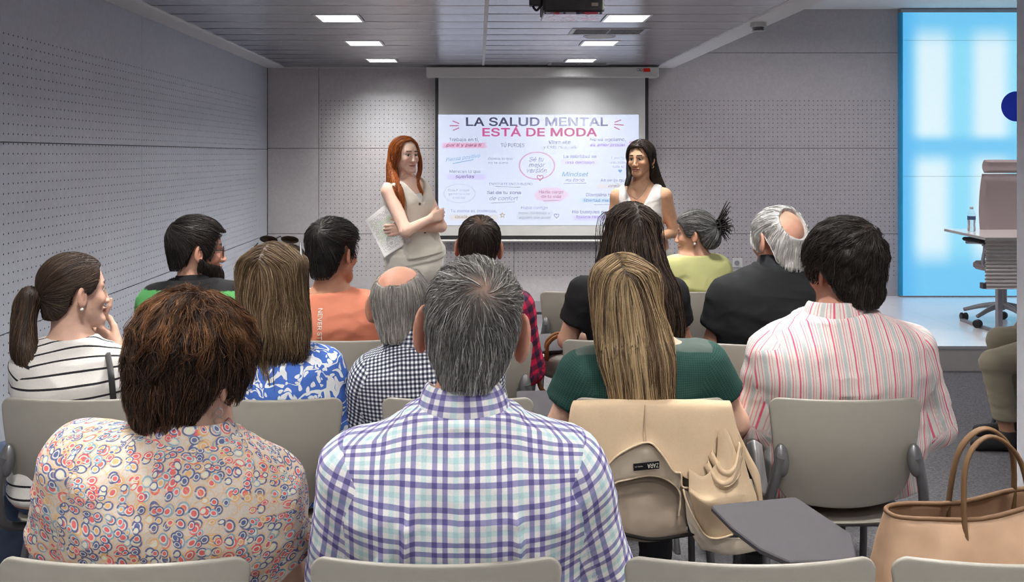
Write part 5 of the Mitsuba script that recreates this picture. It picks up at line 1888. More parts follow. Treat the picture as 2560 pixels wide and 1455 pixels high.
# the man in salmon
F = sit(833, 640, 3.92, (762, 772), (922, 775), (3.90, 3.96), (822, 728, 3.92), 3.96, yaw=34, pitch=0, hs=1.06, wide=1.06)
P_ = thing('person', 'person with short black hair in a salmon shirt lettered down the back', 'person')
body(F, P_, (.44, .215, .135), seed=11)
trousers(F, P_, (0.05, 0.06, 0.09), h=.014)
shoes(F, P_)
salmon = (.60, .205, .125)
ST = garment(F, P_, 'm_cloth', h=.008, m=.013, sleeve=.85, sleeve_m=.022, hem=-.06, folds=FOLDS, neck=.006, seed=23, color=salmon)
k = painted('neckband', moved(trimesh.creation.torus(.068, .005, 40, 8), pose(F.NB + [0, .01, .008], 34, 0)), salmon, P_, 'm_cloth')
tm = meshkit.text_mesh('NEVER STOP', 1.0, .02, True)
lo, hi = tm.bounds
tm.apply_translation([-lo[0], -.5, 0])
c0, c1 = at(800, 772, 3.8), at(800, 872, 3.8)
sc = (c0[2] - c1[2]) / (hi[0] - lo[0])
tv = np.array(tm.vertices)
# reads downwards: along -z, letter tops to the right
pp = np.column_stack([c0[0] + tv[:, 1] * .0165, np.zeros(len(tv)), c0[2] - tv[:, 0] * sc])
ys = np.full(len(pp), 3.70)
for _ in range(60):                                   # lay the print on the cloth
    dd = F.shirt_fn(np.column_stack([pp[:, 0], ys, pp[:, 2]]))
    ys += np.clip(dd, -.01, .01) * .8
pp[:, 1] = ys - .0055 - tv[:, 2] * .05
painted('print', trimesh.Trimesh(pp, tm.faces, process=False), (.70, .62, .55), ST, 'm_cloth', smooth=False, label='pale lettering down the back')
sh = short_shell(F, .024, .006, .012, .002, line={'front': .085, 'nape': -.078, 'side': -.02, 'ear': .022}, lump=.006, seed=11)
hair_mesh(P_, sh, F.head - .18, F.head + .2, .006, whorl_flow(F, (.01, -.075, .10), .5, .3, fwd=.3), [(.007, .006, .006), (.016, .013, .012), (.03, .026, .024)], [5, 3, 1], 1900, 6, .009, .0010, (.0, .004), 43, (.008, .007, .006), wob=.9, follow=.45, tip_lift=.006)

# the man in red plaid
F = sit(1197, 624, 3.93, (1112, 775), (1288, 772), 3.93, (1197, 706, 3.92), 3.96, yaw=2, pitch=-2, roll=4, hs=1.02, wide=1.1, ear=1.15)
P_ = thing('person', 'person with short dark hair in a red plaid shirt, behind the grey haired man', 'person')
body(F, P_, (.48, .24, .16), seed=12)
trousers(F, P_, (0.05, 0.05, 0.06), h=.014)
shoes(F, P_)
garment(F, P_, 'f_red_plaid', h=.008, m=.014, sleeve=1.5, sleeve_m=.022, hem=-.06, folds=FOLDS, neck=.02, seed=25)
collar(F, P_, 'f_red_plaid', r0=.072, r1=.067, h=.035, stand=.008)
sh = short_shell(F, .013, .007, .010, .002, line={'nape': -.080, 'side': -.02, 'ear': .012})
thin12 = lambda v: (.35 * np.exp(-(np.linalg.norm(((v - F.head) @ F.HR / F.hs) - [0, -.05, .12], axis=1) / .035) ** 2), (.30, .17, .11))
hair_mesh(P_, sh, F.head - .18, F.head + .2, .006, whorl_flow(F, (.0, -.075, .10), .5, .35, fwd=.3), [(.014, .009, .007), (.03, .020, .015), (.06, .042, .03)], [4, 3, 1], 1700, 6, .008, .0010, (.0, .002), 44, (.014, .010, .008), wob=.9, follow=.6, thin=thin12, tip_lift=.003)

# the long haired woman in black
F = sit(1578, 592, 3.95, (1462, 735), (1676, 735), 3.92, (1575, 688, 3.92), 3.96, el=at(1418, 850, 3.95), er=at(1705, 850, 3.98), yaw=-3, pitch=0, hs=1.0, fem=True, wide=1.12, arm=1.05)
P_ = thing('person', 'person with very long dark brown hair in a black short sleeved top', 'person')
body(F, P_, (.52, .30, .21), seed=13)
trousers(F, P_, (0.01, 0.01, 0.011), h=.014)
shoes(F, P_)
garment(F, P_, 'm_cloth', h=.008, m=.012, sleeve=.62, sleeve_m=.020, hem=-.08, folds=FOLDS, neck=.0, seed=27, color=(.010, .010, .011))
sec = [(at(1582, 545, 3.93), .078, .085), (at(1578, 600, 3.90), .108, .095), (at(1582, 660, 3.87), .140, .085), (at(1592, 730, 3.83), .165, .070), (at(1595, 800, 3.81), .165, .055), (at(1600, 850, 3.81), .13, .04), (at(1605, 880, 3.82), .08, .03)]
sh = long_shell(F, sec, .016, .03, lump=.012, seed=13)
hair_mesh(P_, sh, F.head - [.25, .22, .52], F.head + [.27, .17, .19], .007, fall_flow(F, .01, wave=.22, lean=(.08, 0, 0)), [(.016, .010, .008), (.034, .021, .015), (.06, .038, .026), (.09, .06, .042)], [4, 4, 2, .5], 3000, 13, .032, .0015, (.0, .005), 45, (.018, .012, .009), wob=.5, follow=.75, tip_lift=.002, label='very long dark brown hair with a parting')

# the white haired man in the black polo
F = sit(1946, 610, 3.86, (1822, 745), (2005, 742), 3.86, (1950, 672, 3.84), 3.9, el=at(1785, 858, 3.88), er=at(2030, 858, 3.88), yaw=-28, pitch=-4, roll=3, hs=1.08, wide=1.3, deep=1.15, arm=1.1, ear=1.2)
P_ = thing('person', 'person with white hair round a bald patch in a black polo shirt', 'person')
body(F, P_, (.58, .30, .21), seed=14)
trousers(F, P_, (0.04, 0.045, 0.06), h=.014)
shoes(F, P_)
garment(F, P_, 'm_cloth', h=.008, m=.015, sleeve=.68, sleeve_m=.024, hem=-.06, folds=FOLDS, neck=.02, seed=29, color=(.012, .013, .014))
collar(F, P_, 'm_cloth', r0=.078, r1=.070, h=.045, stand=.008, color=(.022, .024, .027))
bald = lambda Q: .058 - np.linalg.norm((Q - [-.004, -.088, .080]) * [1, .9, .9], axis=1)
sh = short_shell(F, .014, .012, .014, .008, line={'nape': -.095, 'side': -.03, 'ear': .008}, lump=.006, seed=14, carve=bald)
hair_mesh(P_, sh, F.head - .18, F.head + .2, .005, whorl_flow(F, (-.004, -.09, .085), .25, .35, fwd=.1), [(.62, .62, .60), (.75, .75, .73), (.48, .47, .45)], [4, 4, 1], 2200, 7, .009, .0010, (.0, .004), 46, (.50, .49, .47), wob=.6, follow=.55, tip_lift=.004, label='white hair round a bald patch')
# ------------------------------------------------------------------ front row
F = sit(1738, 590, 5.2, (1690, 668), (1792, 668), (5.16, 5.22), (1740, 640, 5.2), 5.24, yaw=-72, pitch=-2, hs=.98, fem=True, face=True, wide=1.15, arm=1.0)
P_ = thing('person', 'person with grey streaked hair in a claw clip and a pale yellow top', 'person')
body(F, P_, (.55, .30, .20), seed=15, hh=.0035, lips=(.42, .15, .13))
trousers(F, P_, (0.1, 0.1, 0.12), h=.014)
shoes(F, P_)
eyes(F, P_)
garment(F, P_, 'm_cloth', h=.009, m=.014, sleeve=.7, sleeve_m=.022, hem=-.06, folds=FOLDS, neck=.012, seed=31, color=(.50, .50, .22))
clip = np.array([0, -.105, .045])
cw = F.HM[:3, :3] @ (clip * F.hs) + F.head
bn = lambda Q, d: smin(d, ell(Q, (0, -.085, -.01), (.05, .04, .05)), .03)
sh = short_shell(F, .020, .014, .014, .010, line={'front': .075, 'nape': -.075, 'side': -.01, 'ear': .010}, lump=.005, seed=15, bulge=bn)
hair_mesh(P_, sh, F.head - .18, F.head + .2, .006, lambda P, g: (cw - P) / (np.linalg.norm(cw - P, axis=1, keepdims=True) + 1e-9), [(.03, .028, .027), (.10, .10, .10), (.28, .28, .28), (.45, .45, .45)], [3, 3, 2, 1], 1700, 8, .012, .0012, (.0, .003), 51, (.05, .048, .046), wob=.3, label='grey streaked hair pinned up')
rng = np.random.default_rng(9)
tufts = []
for i in range(60):                                   # loose ends fanning out of the clip
    a = F.HM[:3, :3] @ (np.array([rng.normal() * .012, -.118, .055 + rng.normal() * .015]) * F.hs) + F.head
    d = F.HM[:3, :3] @ np.array([rng.normal() * .35, -.9 + .3 * rng.random(), .15 + rng.normal() * .55])
    L = .05 + .06 * rng.random()
    tufts.append(tube([a, a + d * L * .5, a + d * L * .9 + [0, 0, .012 * rng.normal()], a + d * L + [0, 0, -.02 * rng.random()]], [.004, .0035, .002, .0006], 5, n=3))
painted('hair_tuft', cat(*tufts), (.02, .018, .017), P_, 'm_hair')
for s in (-1, 1):
    pts = [cw + F.HM[:3, :3] @ np.array([s * .032, -.022 - .014 * math.sin(t), .045 * math.cos(t)]) for t in np.linspace(.2, 2.9, 7)]
    cl = thing('claw_clip', 'dark claw clip holding up the grey streaked hair', 'hair clip') if s < 0 else cl
    mesh('jaw', tube(pts, .005, 8), 'm_black', cl, smooth=True)
    for t in np.linspace(.5, 2.6, 6):
        a = cw + F.HM[:3, :3] @ np.array([s * .032, -.022 - .014 * math.sin(t), .045 * math.cos(t)])
        mesh('tooth', tube([a, a + F.HM[:3, :3] @ np.array([-s * .02, -.012, 0])], [.003, .0015], 6), 'm_black', cl, smooth=True)
painted('earring', ball((F.HM @ np.array([-.084, -.004, -.036, 1]))[:3], .007), (.85, .84, .8), P_, 'm_gloss')

# someone almost hidden behind the long brown hair
F = sit(722, 672, 5.3, (670, 760), (785, 760), 5.3, (722, 722, 5.28), 5.32, yaw=40, pitch=0, hs=.98, fem=True)
P_ = thing('person', 'brown haired person almost hidden behind the long light brown hair', 'person')
body(F, P_, (.50, .28, .19), seed=16)
trousers(F, P_, (0.05, 0.06, 0.1), h=.014)
shoes(F, P_)
garment(F, P_, 'm_cloth', h=.010, m=.012, sleeve=.8, sleeve_m=.02, hem=-.06, folds=FOLDS, neck=.012, seed=33, color=(.45, .55, .68))
sh = short_shell(F, .016, .012, .012, .004, line={'nape': -.075, 'ear': .010})
hair_mesh(P_, sh, F.head - .17, F.head + .18, .007, whorl_flow(F, (0, -.07, .1), .4, .4), [(.03, .019, .013), (.05, .032, .02)], [2, 1], 1000, 6, .010, .0013, (.0, .003), 52, (.03, .02, .013), wob=.8)

# the person in khaki trousers at the right, cut by the wall
base = at(2500, 900, 5.12)
hx = at(2632, 900, 5.12)[0]
SLp, SRp = np.array([hx + .02, 4.96, 1.02]), np.array([hx + .02, 5.30, 1.02])
kn = [np.array([at(2478, 905, 5.05)[0], 5.02, 1.55 - (905 - 388) / FPX * 5.05]), np.array([at(2505, 905, 5.25)[0], 5.26, .53])]
ft = [np.array([kn[0][0] + .07, 5.02, .09]), np.array([kn[1][0] + .04, 5.26, .09])]
F = figure((hx - .02, 5.14, 1.27), -90, sh=(SLp, SRp), pelvis=(hx + .04, 5.14, .56), elbows=[(hx + .16, 4.90, .78), (hx + .16, 5.36, .78)], wrists=[(hx + .02, 4.93, .67), (hx + .02, 5.34, .67)], knees=kn, feet=ft)
P_ = thing('person', 'person in khaki trousers sitting at the right, mostly hidden behind the grey wall', 'person')
body(F, P_, OLIVE, seed=17)
trousers(F, P_, (.30, .265, .195), h=.008, hem=.16)
shoes(F, P_)
garment(F, P_, 'm_cloth', h=.010, m=.013, sleeve=1.6, hem=-.05, folds=FOLDS, neck=.01, seed=35, color=(.12, .14, .20))
sh = short_shell(F)
hair_mesh(P_, sh, F.head - .17, F.head + .18, .008, whorl_flow(F), DARK, [1, 1, 1], 600, 6, .010, .0014, (.0, .003), 53, (.02, .014, .01))
chair(hx + .02, 5.14, 90, 'grey plastic chair of the person in khaki trousers, hidden behind the wall')
# ------------------------------------------------------------------ the two speakers in front of the screen
def lock(pts, r, d=None):
    p, rr = catmull(pts, 5), None
    rr = np.interp(np.linspace(0, 1, len(p)), np.linspace(0, 1, len(r)), r)

    def fn(P):
        o = np.full(len(P), 9.0)
        for a, b, ra, rb in zip(p[:-1], p[1:], rr[:-1], rr[1:]):
            o = smin(o, cone(P, a, b, ra, rb), .004)
        return o
    return fn


def joined(F, cap, locks, k=.02):
    def fn(P):
        d = cap(P)
        for l in locks:
            d = smin(d, l(P), k)
        return smax(d, -(F.fn(P) - .0015), .003)
    return fn


def on_surface(fn, P, to, it=40):
    """Moves the points along a direction until they lie on fn = 0."""
    P, to = np.array(P, float), np.asarray(to, float)
    for _ in range(it):
        P += np.clip(fn(P), -.02, .02)[:, None] * to * .7
    return P


def vneck(z0, k, low=9.0):
    return lambda q: np.where(q[:, 1] > -.035, .55 * (z0 + np.abs(q[:, 0]) * k - q[:, 2]), .55 * (low - q[:, 2]))


# red haired speaker, arms crossed, papers under the arm
SRp, SLp = at(973, 478, 6.03), at(1057, 475, 6.23)
eR, eL = at(1014, 578, 5.90), at(1102, 566, 6.13)
wR, wL = at(1076, 546, 6.02), at(1012, 572, 6.01)
fw = np.array([.64, -.77, 0])
F = figure(at(1012, 393, 6.13), 140, pitch=2, hs=.98, sh=(SLp, SRp), pelvis=at(1036, 622, 6.18), elbows=(eL, eR), wrists=(wL, wR), nb=at(1018, 450, 6.15), fem=True, stand=True, face=True, arm=1.0, nose=.96, jaw=.86, sect=[(0, .205, .140), (.18, .175, .122), (.40, .136, .098), (.66, .158, .110), (.82, .150, .092), (.93, .100, .072), (1.0, .058, .056)],
           hands=[hand_prims(wL, (-.97, -.20, -.06), (-.25, -.95, .15), (0, 0, 1), .92, curl=(30, 34, 38, 42), thumb=(45, 25)), hand_prims(wR, (.72, .60, .22), (.5, -.75, .2), (-.1, .2, 1), .92, curl=(35, 38, 40, 44))])
P_ = thing('person', 'person with long red hair in a cream sleeveless suit, arms crossed', 'person')
body(F, P_, (.76, .50, .39), h=.008, boxes=[(at(985, 572, 5.98), [.08, .09, .07], .004)], lips=(.55, .24, .20), brow=(.10, .04, .02), seed=20)
eyes(F, P_, (.06, .05, .04))
trousers(F, P_, (.62, .585, .52), h=.009, wide=1.12, hem=.03)
shoes(F, P_, (.5, .45, .38))
cream = (.68, .635, .56)
inner = garment(F, P_, 'm_cloth', h=.008, m=.005, sleeve=0, hem=.2, neck=.0, cap=-.015, seed=41, color=(.75, .74, .72), name='inner_top', scoop=lambda q: .55 * np.where(q[:, 1] > -.2, F.len - .085 - q[:, 2], 1))
vest = garment(F, P_, 'm_cloth', h=.007, m=.024, sleeve=0, hem=-.035, neck=.004, cap=.0, seed=42, color=cream, folds=(('h', 6, 14, .003), ('d', 9, 9, .003)), name='waistcoat', scoop=vneck(F.len - .155, 1.75))
for px, py in ((1053, 515), (1060, 555), (1067, 592)):
    b = on_surface(F.shirt_fn, at(px, py, 5.8)[None], (-.1, 1, 0))[0]
    m = trimesh.creation.cylinder(radius=.0085, height=.004, sections=20)
    m.apply_transform(trimesh.geometry.align_vectors([0, 0, 1], fw))
    m.apply_translation(b)
    painted('button', m, (.12, .09, .07), vest, smooth=False)
cap_ = short_shell(F, .013, .012, .014, .012, line={'front': .104, 'nape': -.12, 'side': .045, 'ear': .022})
locks = [lock([at(986, 372, 6.14), at(979, 412, 6.13), at(983, 448, 6.06), at(998, 480, 5.99), at(1009, 505, 5.97)], [.024, .031, .034, .026, .008]),
         lock([at(1038, 364, 6.20), at(1048, 395, 6.19), at(1050, 425, 6.18), at(1042, 452, 6.13), at(1054, 478, 6.11), at(1066, 488, 6.12)], [.014, .012, .011, .013, .009, .004]),
         lock([at(1004, 380, 6.22), at(990, 420, 6.22), at(984, 455, 6.2), at(978, 476, 6.18)], [.05, .055, .045, .02])]
sh = joined(F, cap_, locks)
hair_mesh(P_, sh, F.head - [.18, .2, .34], F.head + [.19, .18, .18], .0055, fall_flow(F, .0, wave=.06), [(.22, .050, .010), (.36, .095, .020), (.48, .16, .045), (.14, .030, .007)], [3, 4, 2, 2], 2800, 11, .016, .0013, (.0, .003), 61, (.24, .058, .012), wob=.3, follow=.7, label='long copper red hair')
painted('earring', ball((F.HM @ np.array([.080, .0, -.036, 1]))[:3], .0055), (.8, .78, .72), P_, 'm_gloss')


def print_page(p, n, uv):
    c = mi.Color3f(.80, .80, .80)
    row = uv.y * 34
    k = row - dr.floor(row)
    run = fbm(uv.x * 26, dr.floor(row) * 3.7, 0.0, octaves=2)
    on = (uv.x > .08) & (uv.x < .92) & (uv.y > .08) & (uv.y < .93)
    ink = smoothstep(.25, .35, k) * smoothstep(.80, .70, k) * smoothstep(.36, .46, run)
    c = mix(c, (.30, .31, .30), dr.select(on, ink * .75, 0.0))
    g = smoothstep(.55, .62, noise(uv.x * 3, dr.floor(row) * 1.3, 5.0)) * smoothstep(.1, .2, k)
    c = mix(c, (.48, .62, .38), dr.select(on & (uv.y < .72) & (uv.y > .2), g * .55, 0.0))
    e = dr.sqrt(dr.square(uv.x - .42) + dr.square((uv.y - .80) * 1.4))
    c = mix(c, (.82, .82, .82), 1 - smoothstep(.10, .11, e))
    return mix(c, (.12, .12, .14), (1 - smoothstep(.05, .06, e)) * smoothstep(.45, .5, noise(uv.x * 60, uv.y * 80, 1.0)))


pbr('m_page', proc(print_page), 0.7)
pap = thing('paper', 'printed sheets of paper held under the crossed arms of the red haired speaker', 'paper')
c4 = [at(962, 512, 6.03), at(913, 551, 6.0), at(961, 643, 5.985), at(1028, 601, 5.99)]
for n_, off in ((0, 0.0), (1, .006)):
    G = np.zeros((14, 10, 3))
    for i, a in enumerate(np.linspace(0, 1, 14)):
        for j, b in enumerate(np.linspace(0, 1, 10)):
            p = (c4[0] * (1 - b) + c4[1] * b) * (1 - a) + (c4[3] * (1 - b) + c4[2] * b) * a
            G[i, j] = p + np.array([off * .5, .012 * math.sin(math.pi * a) * b + off, -off * .5])
    m = sheet(G[:, ::-1], .0008)
    uv = np.array([[x, y] for y in np.linspace(0, 1, 14) for x in np.linspace(0, 1, 10)])
    mesh('sheet', m, 'm_page', pap, smooth=True, uv=np.vstack([uv, uv]))

# dark haired speaker
SRp, SLp = at(1546, 490, 6.25), at(1660, 490, 6.16)
eR, eL = at(1528, 585, 6.28), at(1687, 580, 6.19)
wR, wL = at(1578, 598, 6.10), at(1640, 594, 6.05)
F = figure(at(1602, 401, 6.2), 214, pitch=-2, roll=0, hs=.97, sh=(SLp, SRp), pelvis=at(1606, 640, 6.26), elbows=(eL, eR), wrists=(wL, wR), nb=at(1600, 462, 6.22), fem=True, stand=True, face=True, arm=1.0, jaw=.88, nose=.98,
           hands=[hand_prims(wL, (-.95, -.1, -.1), (0, -1, .2), (0, -.1, 1), .92, curl=(30, 34, 38, 42)), hand_prims(wR, (.95, -.1, -.05), (0, -1, .2), (0, -.1, 1), .92, curl=(30, 34, 38, 42))])
P_ = thing('person', 'standing person with long dark hair and earrings in a white sleeveless top', 'person')
body(F, P_, (.62, .34, .21), h=.008, lips=(.46, .19, .15), brow=(.012, .007, .005), seed=22)
eyes(F, P_, (.03, .018, .012))
trousers(F, P_, (.60, .58, .55), h=.010, wide=1.05, hem=.04)
shoes(F, P_, (.4, .38, .35))
garment(F, P_, 'm_cloth', h=.007, m=.012, sleeve=0, hem=-.02, neck=.004, cap=-.012, seed=43, color=(.74, .71, .68), folds=(('h', 6, 14, .003), ('d', 9, 9, .004)), name='sleeveless_top', scoop=vneck(F.len - .185, 1.95))
cap_ = short_shell(F, .015, .014, .016, .012, line={'front': .090, 'nape': -.12, 'side': .012, 'ear': .004})
locks = [lock([at(1622, 380, 6.18), at(1632, 415, 6.2), at(1640, 440, 6.21), at(1652, 462, 6.22), at(1662, 474, 6.24)], [.022, .032, .030, .024, .008]),
         lock([at(1600, 385, 6.30), at(1605, 430, 6.31), at(1608, 470, 6.30)], [.06, .065, .05]),
         lock([at(1576, 380, 6.2), at(1572, 415, 6.2), at(1573, 440, 6.17), at(1566, 462, 6.15)], [.014, .014, .016, .010])]
sh = joined(F, cap_, locks)
xl, zl = at(1588, 400, 6.2)[0], at(1570, 460, 6.17)[2]
sh.stop = lambda P: np.where(P[:, 0] < xl, zl - P[:, 2], -1.0)       # the lock in front of her right shoulder ends at the collarbone
hair_mesh(P_, sh, F.head - [.19, .18, .34], F.head + [.2, .24, .18], .0055, fall_flow(F, .0), [(.010, .007, .006), (.020, .013, .010), (.038, .025, .018)], [4, 3, 1], 2600, 11, .016, .0013, (.0, .002), 62, (.011, .008, .006), wob=.2, follow=.7, label='long straight dark brown hair')
for s in (-1, 1):
    m = trimesh.creation.torus(.008, .0025, 20, 8)
    m.apply_transform(pose((F.HM @ np.array([s * .081, .0, -.040, 1]))[:3], 214, 90))
    painted('earring', m, (.72, .52, .22), P_, 'm_gloss')
t = np.linspace(-1, 1, 25)
nk = np.array([at(1600 + 34 * a, 458 + 42 * (1 - abs(a) ** 1.6), 6.0) for a in t])
nk = on_surface(F.fn, nk, (0, 1, 0)) + [0, -.0012, 0]
mesh('necklace', tube(nk, .0011, 6, n=2), 'm_chrome', P_, smooth=True, label='fine necklace')
# ------------------------------------------------------------------ the beige coat over a chair back
pbr('m_coat', proc(lambda p, n, uv: mix((.46, .345, .225), (.52, .395, .265), fbm(p.x * 500, p.z * 500, p.y * 500, octaves=2))), 0.85, spec=0.15, sheen=0.3)
pbr('m_coat_lining', (.26, .21, .165), 0.8, spec=0.15)
pbr('m_coat_facing', (.70, .61, .49), 0.85, spec=0.1)


def drape(rows, n=36, m=24, amp=.006, sx=14, sz=4, seed=0, thick=.0035):
    """A hanging piece of cloth through rows of points (from its upper edge to its lower edge), with soft folds in depth."""
    R = []
    for r in rows:
        p = catmull(np.array(r, float), 8)
        s = np.concatenate([[0], np.cumsum(np.linalg.norm(np.diff(p, axis=0), axis=1))])
        R.append(np.stack([np.interp(np.linspace(0, s[-1], n), s, p[:, k]) for k in range(3)], 1))
    R = np.array(R)
    t = np.linspace(0, 1, len(R))
    G = np.stack([PchipInterpolator(t, R, axis=0)(x) for x in np.linspace(0, 1, m)])
    f = meshkit.fbm(np.column_stack([G[..., 0].ravel() * sx, G[..., 2].ravel() * sz, np.zeros(n * m)]), 3, seed).reshape(m, n) - .5
    w = ss(0, .25, np.linspace(0, 1, m))[:, None]
    G[..., 1] -= amp * 2 * f * w
    return sheet(G[:, ::-1], thick)


ct = thing('coat', 'beige coat hung upside down over a chair back, its collar and black label showing', 'coat')
A = lambda *pts: [at(x, y, d) for x, y, d in pts]
mesh('back_panel', drape([A((1440, 1030, 2.84), (1560, 1026, 2.85), (1700, 1026, 2.85), (1822, 1030, 2.84)),
                          A((1434, 1003, 2.80), (1530, 1000, 2.79), (1630, 999, 2.785), (1740, 1000, 2.79), (1824, 1003, 2.80)),
                          A((1428, 1015, 2.775), (1530, 1012, 2.762), (1630, 1011, 2.757), (1740, 1012, 2.762), (1830, 1016, 2.775)),
                          A((1420, 1060, 2.76), (1530, 1060, 2.745), (1630, 1052, 2.74), (1740, 1062, 2.745), (1842, 1070, 2.76)),
                          A((1412, 1120, 2.76), (1500, 1120, 2.74), (1560, 1100, 2.735), (1622, 1085, 2.735), (1680, 1110, 2.735), (1760, 1140, 2.74), (1858, 1140, 2.75)),
                          A((1404, 1180, 2.76), (1480, 1200, 2.74), (1540, 1145, 2.725), (1616, 1108, 2.72), (1650, 1132, 2.72), (1690, 1180, 2.72), (1770, 1215, 2.73), (1872, 1200, 2.745))], n=60, m=40, amp=.010, sx=15, sz=3, seed=3), 'm_coat', ct, smooth=True, label='beige outer back of the coat')
seam = [on for on in A((1612, 1004, 2.775), (1613, 1020, 2.747), (1613, 1060, 2.728), (1615, 1104, 2.712))]
painted('seam', tube(seam, .0016, 6), (.36, .26, .165), ct, 'm_cloth')
# facing inside the neck, with the label
mesh('facing', drape([A((1495, 1195, 2.745), (1545, 1140, 2.732), (1616, 1110, 2.727), (1655, 1140, 2.729), (1702, 1187, 2.737)),
                      A((1515, 1206, 2.752), (1560, 1176, 2.742), (1620, 1160, 2.738), (1660, 1172, 2.74), (1704, 1200, 2.744)),
                      A((1532, 1208, 2.758), (1570, 1196, 2.752), (1625, 1187, 2.75), (1665, 1198, 2.75), (1698, 1226, 2.75))], amp=.002, seed=5), 'm_coat_facing', ct, smooth=True, label='pale neck facing')
painted('edge_piping', tube(A((1478, 1218, 2.738), (1500, 1190, 2.732), (1545, 1138, 2.716), (1616, 1106, 2.712), (1652, 1132, 2.712), (1684, 1178, 2.712), (1702, 1184, 2.716), (1705, 1215, 2.722), (1722, 1220, 2.722)), .003, 8), (.60, .47, .32), ct, 'm_cloth')
painted('edge_piping', tube(A((1520, 1300, 2.74), (1522, 1250, 2.74), (1534, 1211, 2.742), (1570, 1199, 2.742), (1625, 1189, 2.741), (1668, 1200, 2.741), (1700, 1232, 2.74), (1697, 1290, 2.735)), .0028, 8), (.56, .46, .34), ct, 'm_cloth')
lb = np.array([A((1583, 1160, 2.728), (1648, 1153, 2.724)), A((1584, 1177, 2.731), (1648, 1171, 2.728))])
lg = np.array([[lb[i, 0] * (1 - u) + lb[i, 1] * u for u in np.linspace(0, 1, 8)] for i in (0, 1)])
lk = painted('label', sheet(lg[:, ::-1], .002), (.008, .008, .009), ct, 'm_cloth', label='black woven neck label with pale lettering')


def on_label(s, u0, u1, v0, v1, c):
    m = meshkit.text_mesh(s, 1.0, .05, True)
    lo, hi = m.bounds
    u = (np.array(m.vertices)[:, 0] - lo[0]) / (hi[0] - lo[0])
    v = (np.array(m.vertices)[:, 1] - lo[1]) / (hi[1] - lo[1])
    uu, vv = u1 + (u0 - u1) * u, v0 + (v1 - v0) * v             # upside down
    top, bot = lb[0, 0] + uu[:, None] * (lb[0, 1] - lb[0, 0]), lb[1, 0] + uu[:, None] * (lb[1, 1] - lb[1, 0])
    P = top + (bot - top) * vv[:, None]
    P[:, 1] -= .0014 + .0006 * (np.array(m.vertices)[:, 2] > .02)
    painted('lettering', trimesh.Trimesh(P, m.faces, process=False), c, lk, 'm_cloth', smooth=False)


on_label('ZARA', .54, .97, .20, .82, (.55, .52, .46))
on_label('MADE IN', .06, .36, .36, .54, (.30, .29, .27))
# lining seen through the neck
mesh('lining', drape([A((1510, 1190, 2.775), (1620, 1175, 2.78), (1712, 1195, 2.775)), A((1512, 1260, 2.77), (1620, 1240, 2.765), (1712, 1262, 2.765)), A((1520, 1310, 2.755), (1610, 1326, 2.745), (1715, 1312, 2.75)), A((1530, 1338, 2.76), (1620, 1354, 2.752), (1728, 1338, 2.76))], amp=.012, sx=9, sz=12, seed=8), 'm_coat_lining', ct, smooth=True, label='taupe inside of the coat')
painted('hem_tape', tube(A((1532, 1327, 2.742), (1580, 1340, 2.735), (1640, 1348, 2.733), (1735, 1334, 2.742)), .0055, 8), (.012, .011, .011), ct, 'm_cloth')
# fronts and sleeve hanging at the sides
mesh('front_panel', drape([A((1404, 1175, 2.752), (1450, 1190, 2.735), (1512, 1185, 2.725)), A((1405, 1260, 2.75), (1460, 1262, 2.725), (1525, 1225, 2.715)), A((1420, 1330, 2.76), (1470, 1335, 2.735), (1524, 1335, 2.73))], amp=.006, seed=12), 'm_coat', ct, smooth=True)
mesh('front_panel', drape([A((1722, 1170, 2.722), (1760, 1190, 2.71), (1800, 1150, 2.72), (1855, 1120, 2.745)),
                           A((1722, 1215, 2.712), (1760, 1238, 2.69), (1815, 1215, 2.70), (1872, 1190, 2.74)),
                           A((1722, 1228, 2.705), (1765, 1256, 2.672), (1830, 1248, 2.69), (1890, 1240, 2.735)),
                           A((1735, 1280, 2.712), (1770, 1305, 2.70), (1830, 1300, 2.705), (1898, 1290, 2.735)),
                           A((1762, 1334, 2.722), (1785, 1345, 2.715), (1830, 1335, 2.715), (1900, 1320, 2.74))], amp=.009, sx=12, sz=9, seed=15), 'm_coat', ct, smooth=True)
mesh('facing', drape([A((1712, 1225, 2.74), (1728, 1235, 2.73), (1745, 1262, 2.725)), A((1716, 1290, 2.735), (1745, 1310, 2.728), (1775, 1345, 2.722)), A((1735, 1345, 2.745), (1800, 1368, 2.735), (1900, 1345, 2.735)), A((1760, 1374, 2.76), (1830, 1386, 2.75), (1906, 1374, 2.75))], amp=.004, seed=18), 'm_coat_facing', ct, smooth=True)
painted('edge_piping', tube(A((1708, 1222, 2.715), (1716, 1252, 2.708), (1738, 1300, 2.705), (1764, 1338, 2.708), (1795, 1346, 2.705), (1832, 1336, 2.706)), .003, 8), (.60, .47, .32), ct, 'm_cloth')
# the pocket-like folds of the sleeve at the right
mesh('sleeve', drape([A((1795, 1078, 2.735), (1812, 1070, 2.725), (1826, 1095, 2.725)), A((1792, 1150, 2.725), (1822, 1140, 2.708), (1842, 1140, 2.715)), A((1772, 1195, 2.712), (1818, 1205, 2.690), (1850, 1165, 2.71)), A((1782, 1212, 2.705), (1825, 1216, 2.682), (1852, 1188, 2.705))], amp=.010, sx=26, sz=10, seed=21), 'm_coat', ct, smooth=True)
mesh('sleeve', drape([A((1838, 1060, 2.77), (1850, 1090, 2.765), (1862, 1120, 2.765)), A((1866, 1160, 2.75), (1884, 1175, 2.745), (1900, 1195, 2.75)), A((1886, 1210, 2.745), (1896, 1230, 2.74), (1905, 1240, 2.75)), A((1892, 1270, 2.75), (1900, 1275, 2.748), (1908, 1275, 2.755))], amp=.006, sx=30, seed=23), 'm_coat', ct, smooth=True)
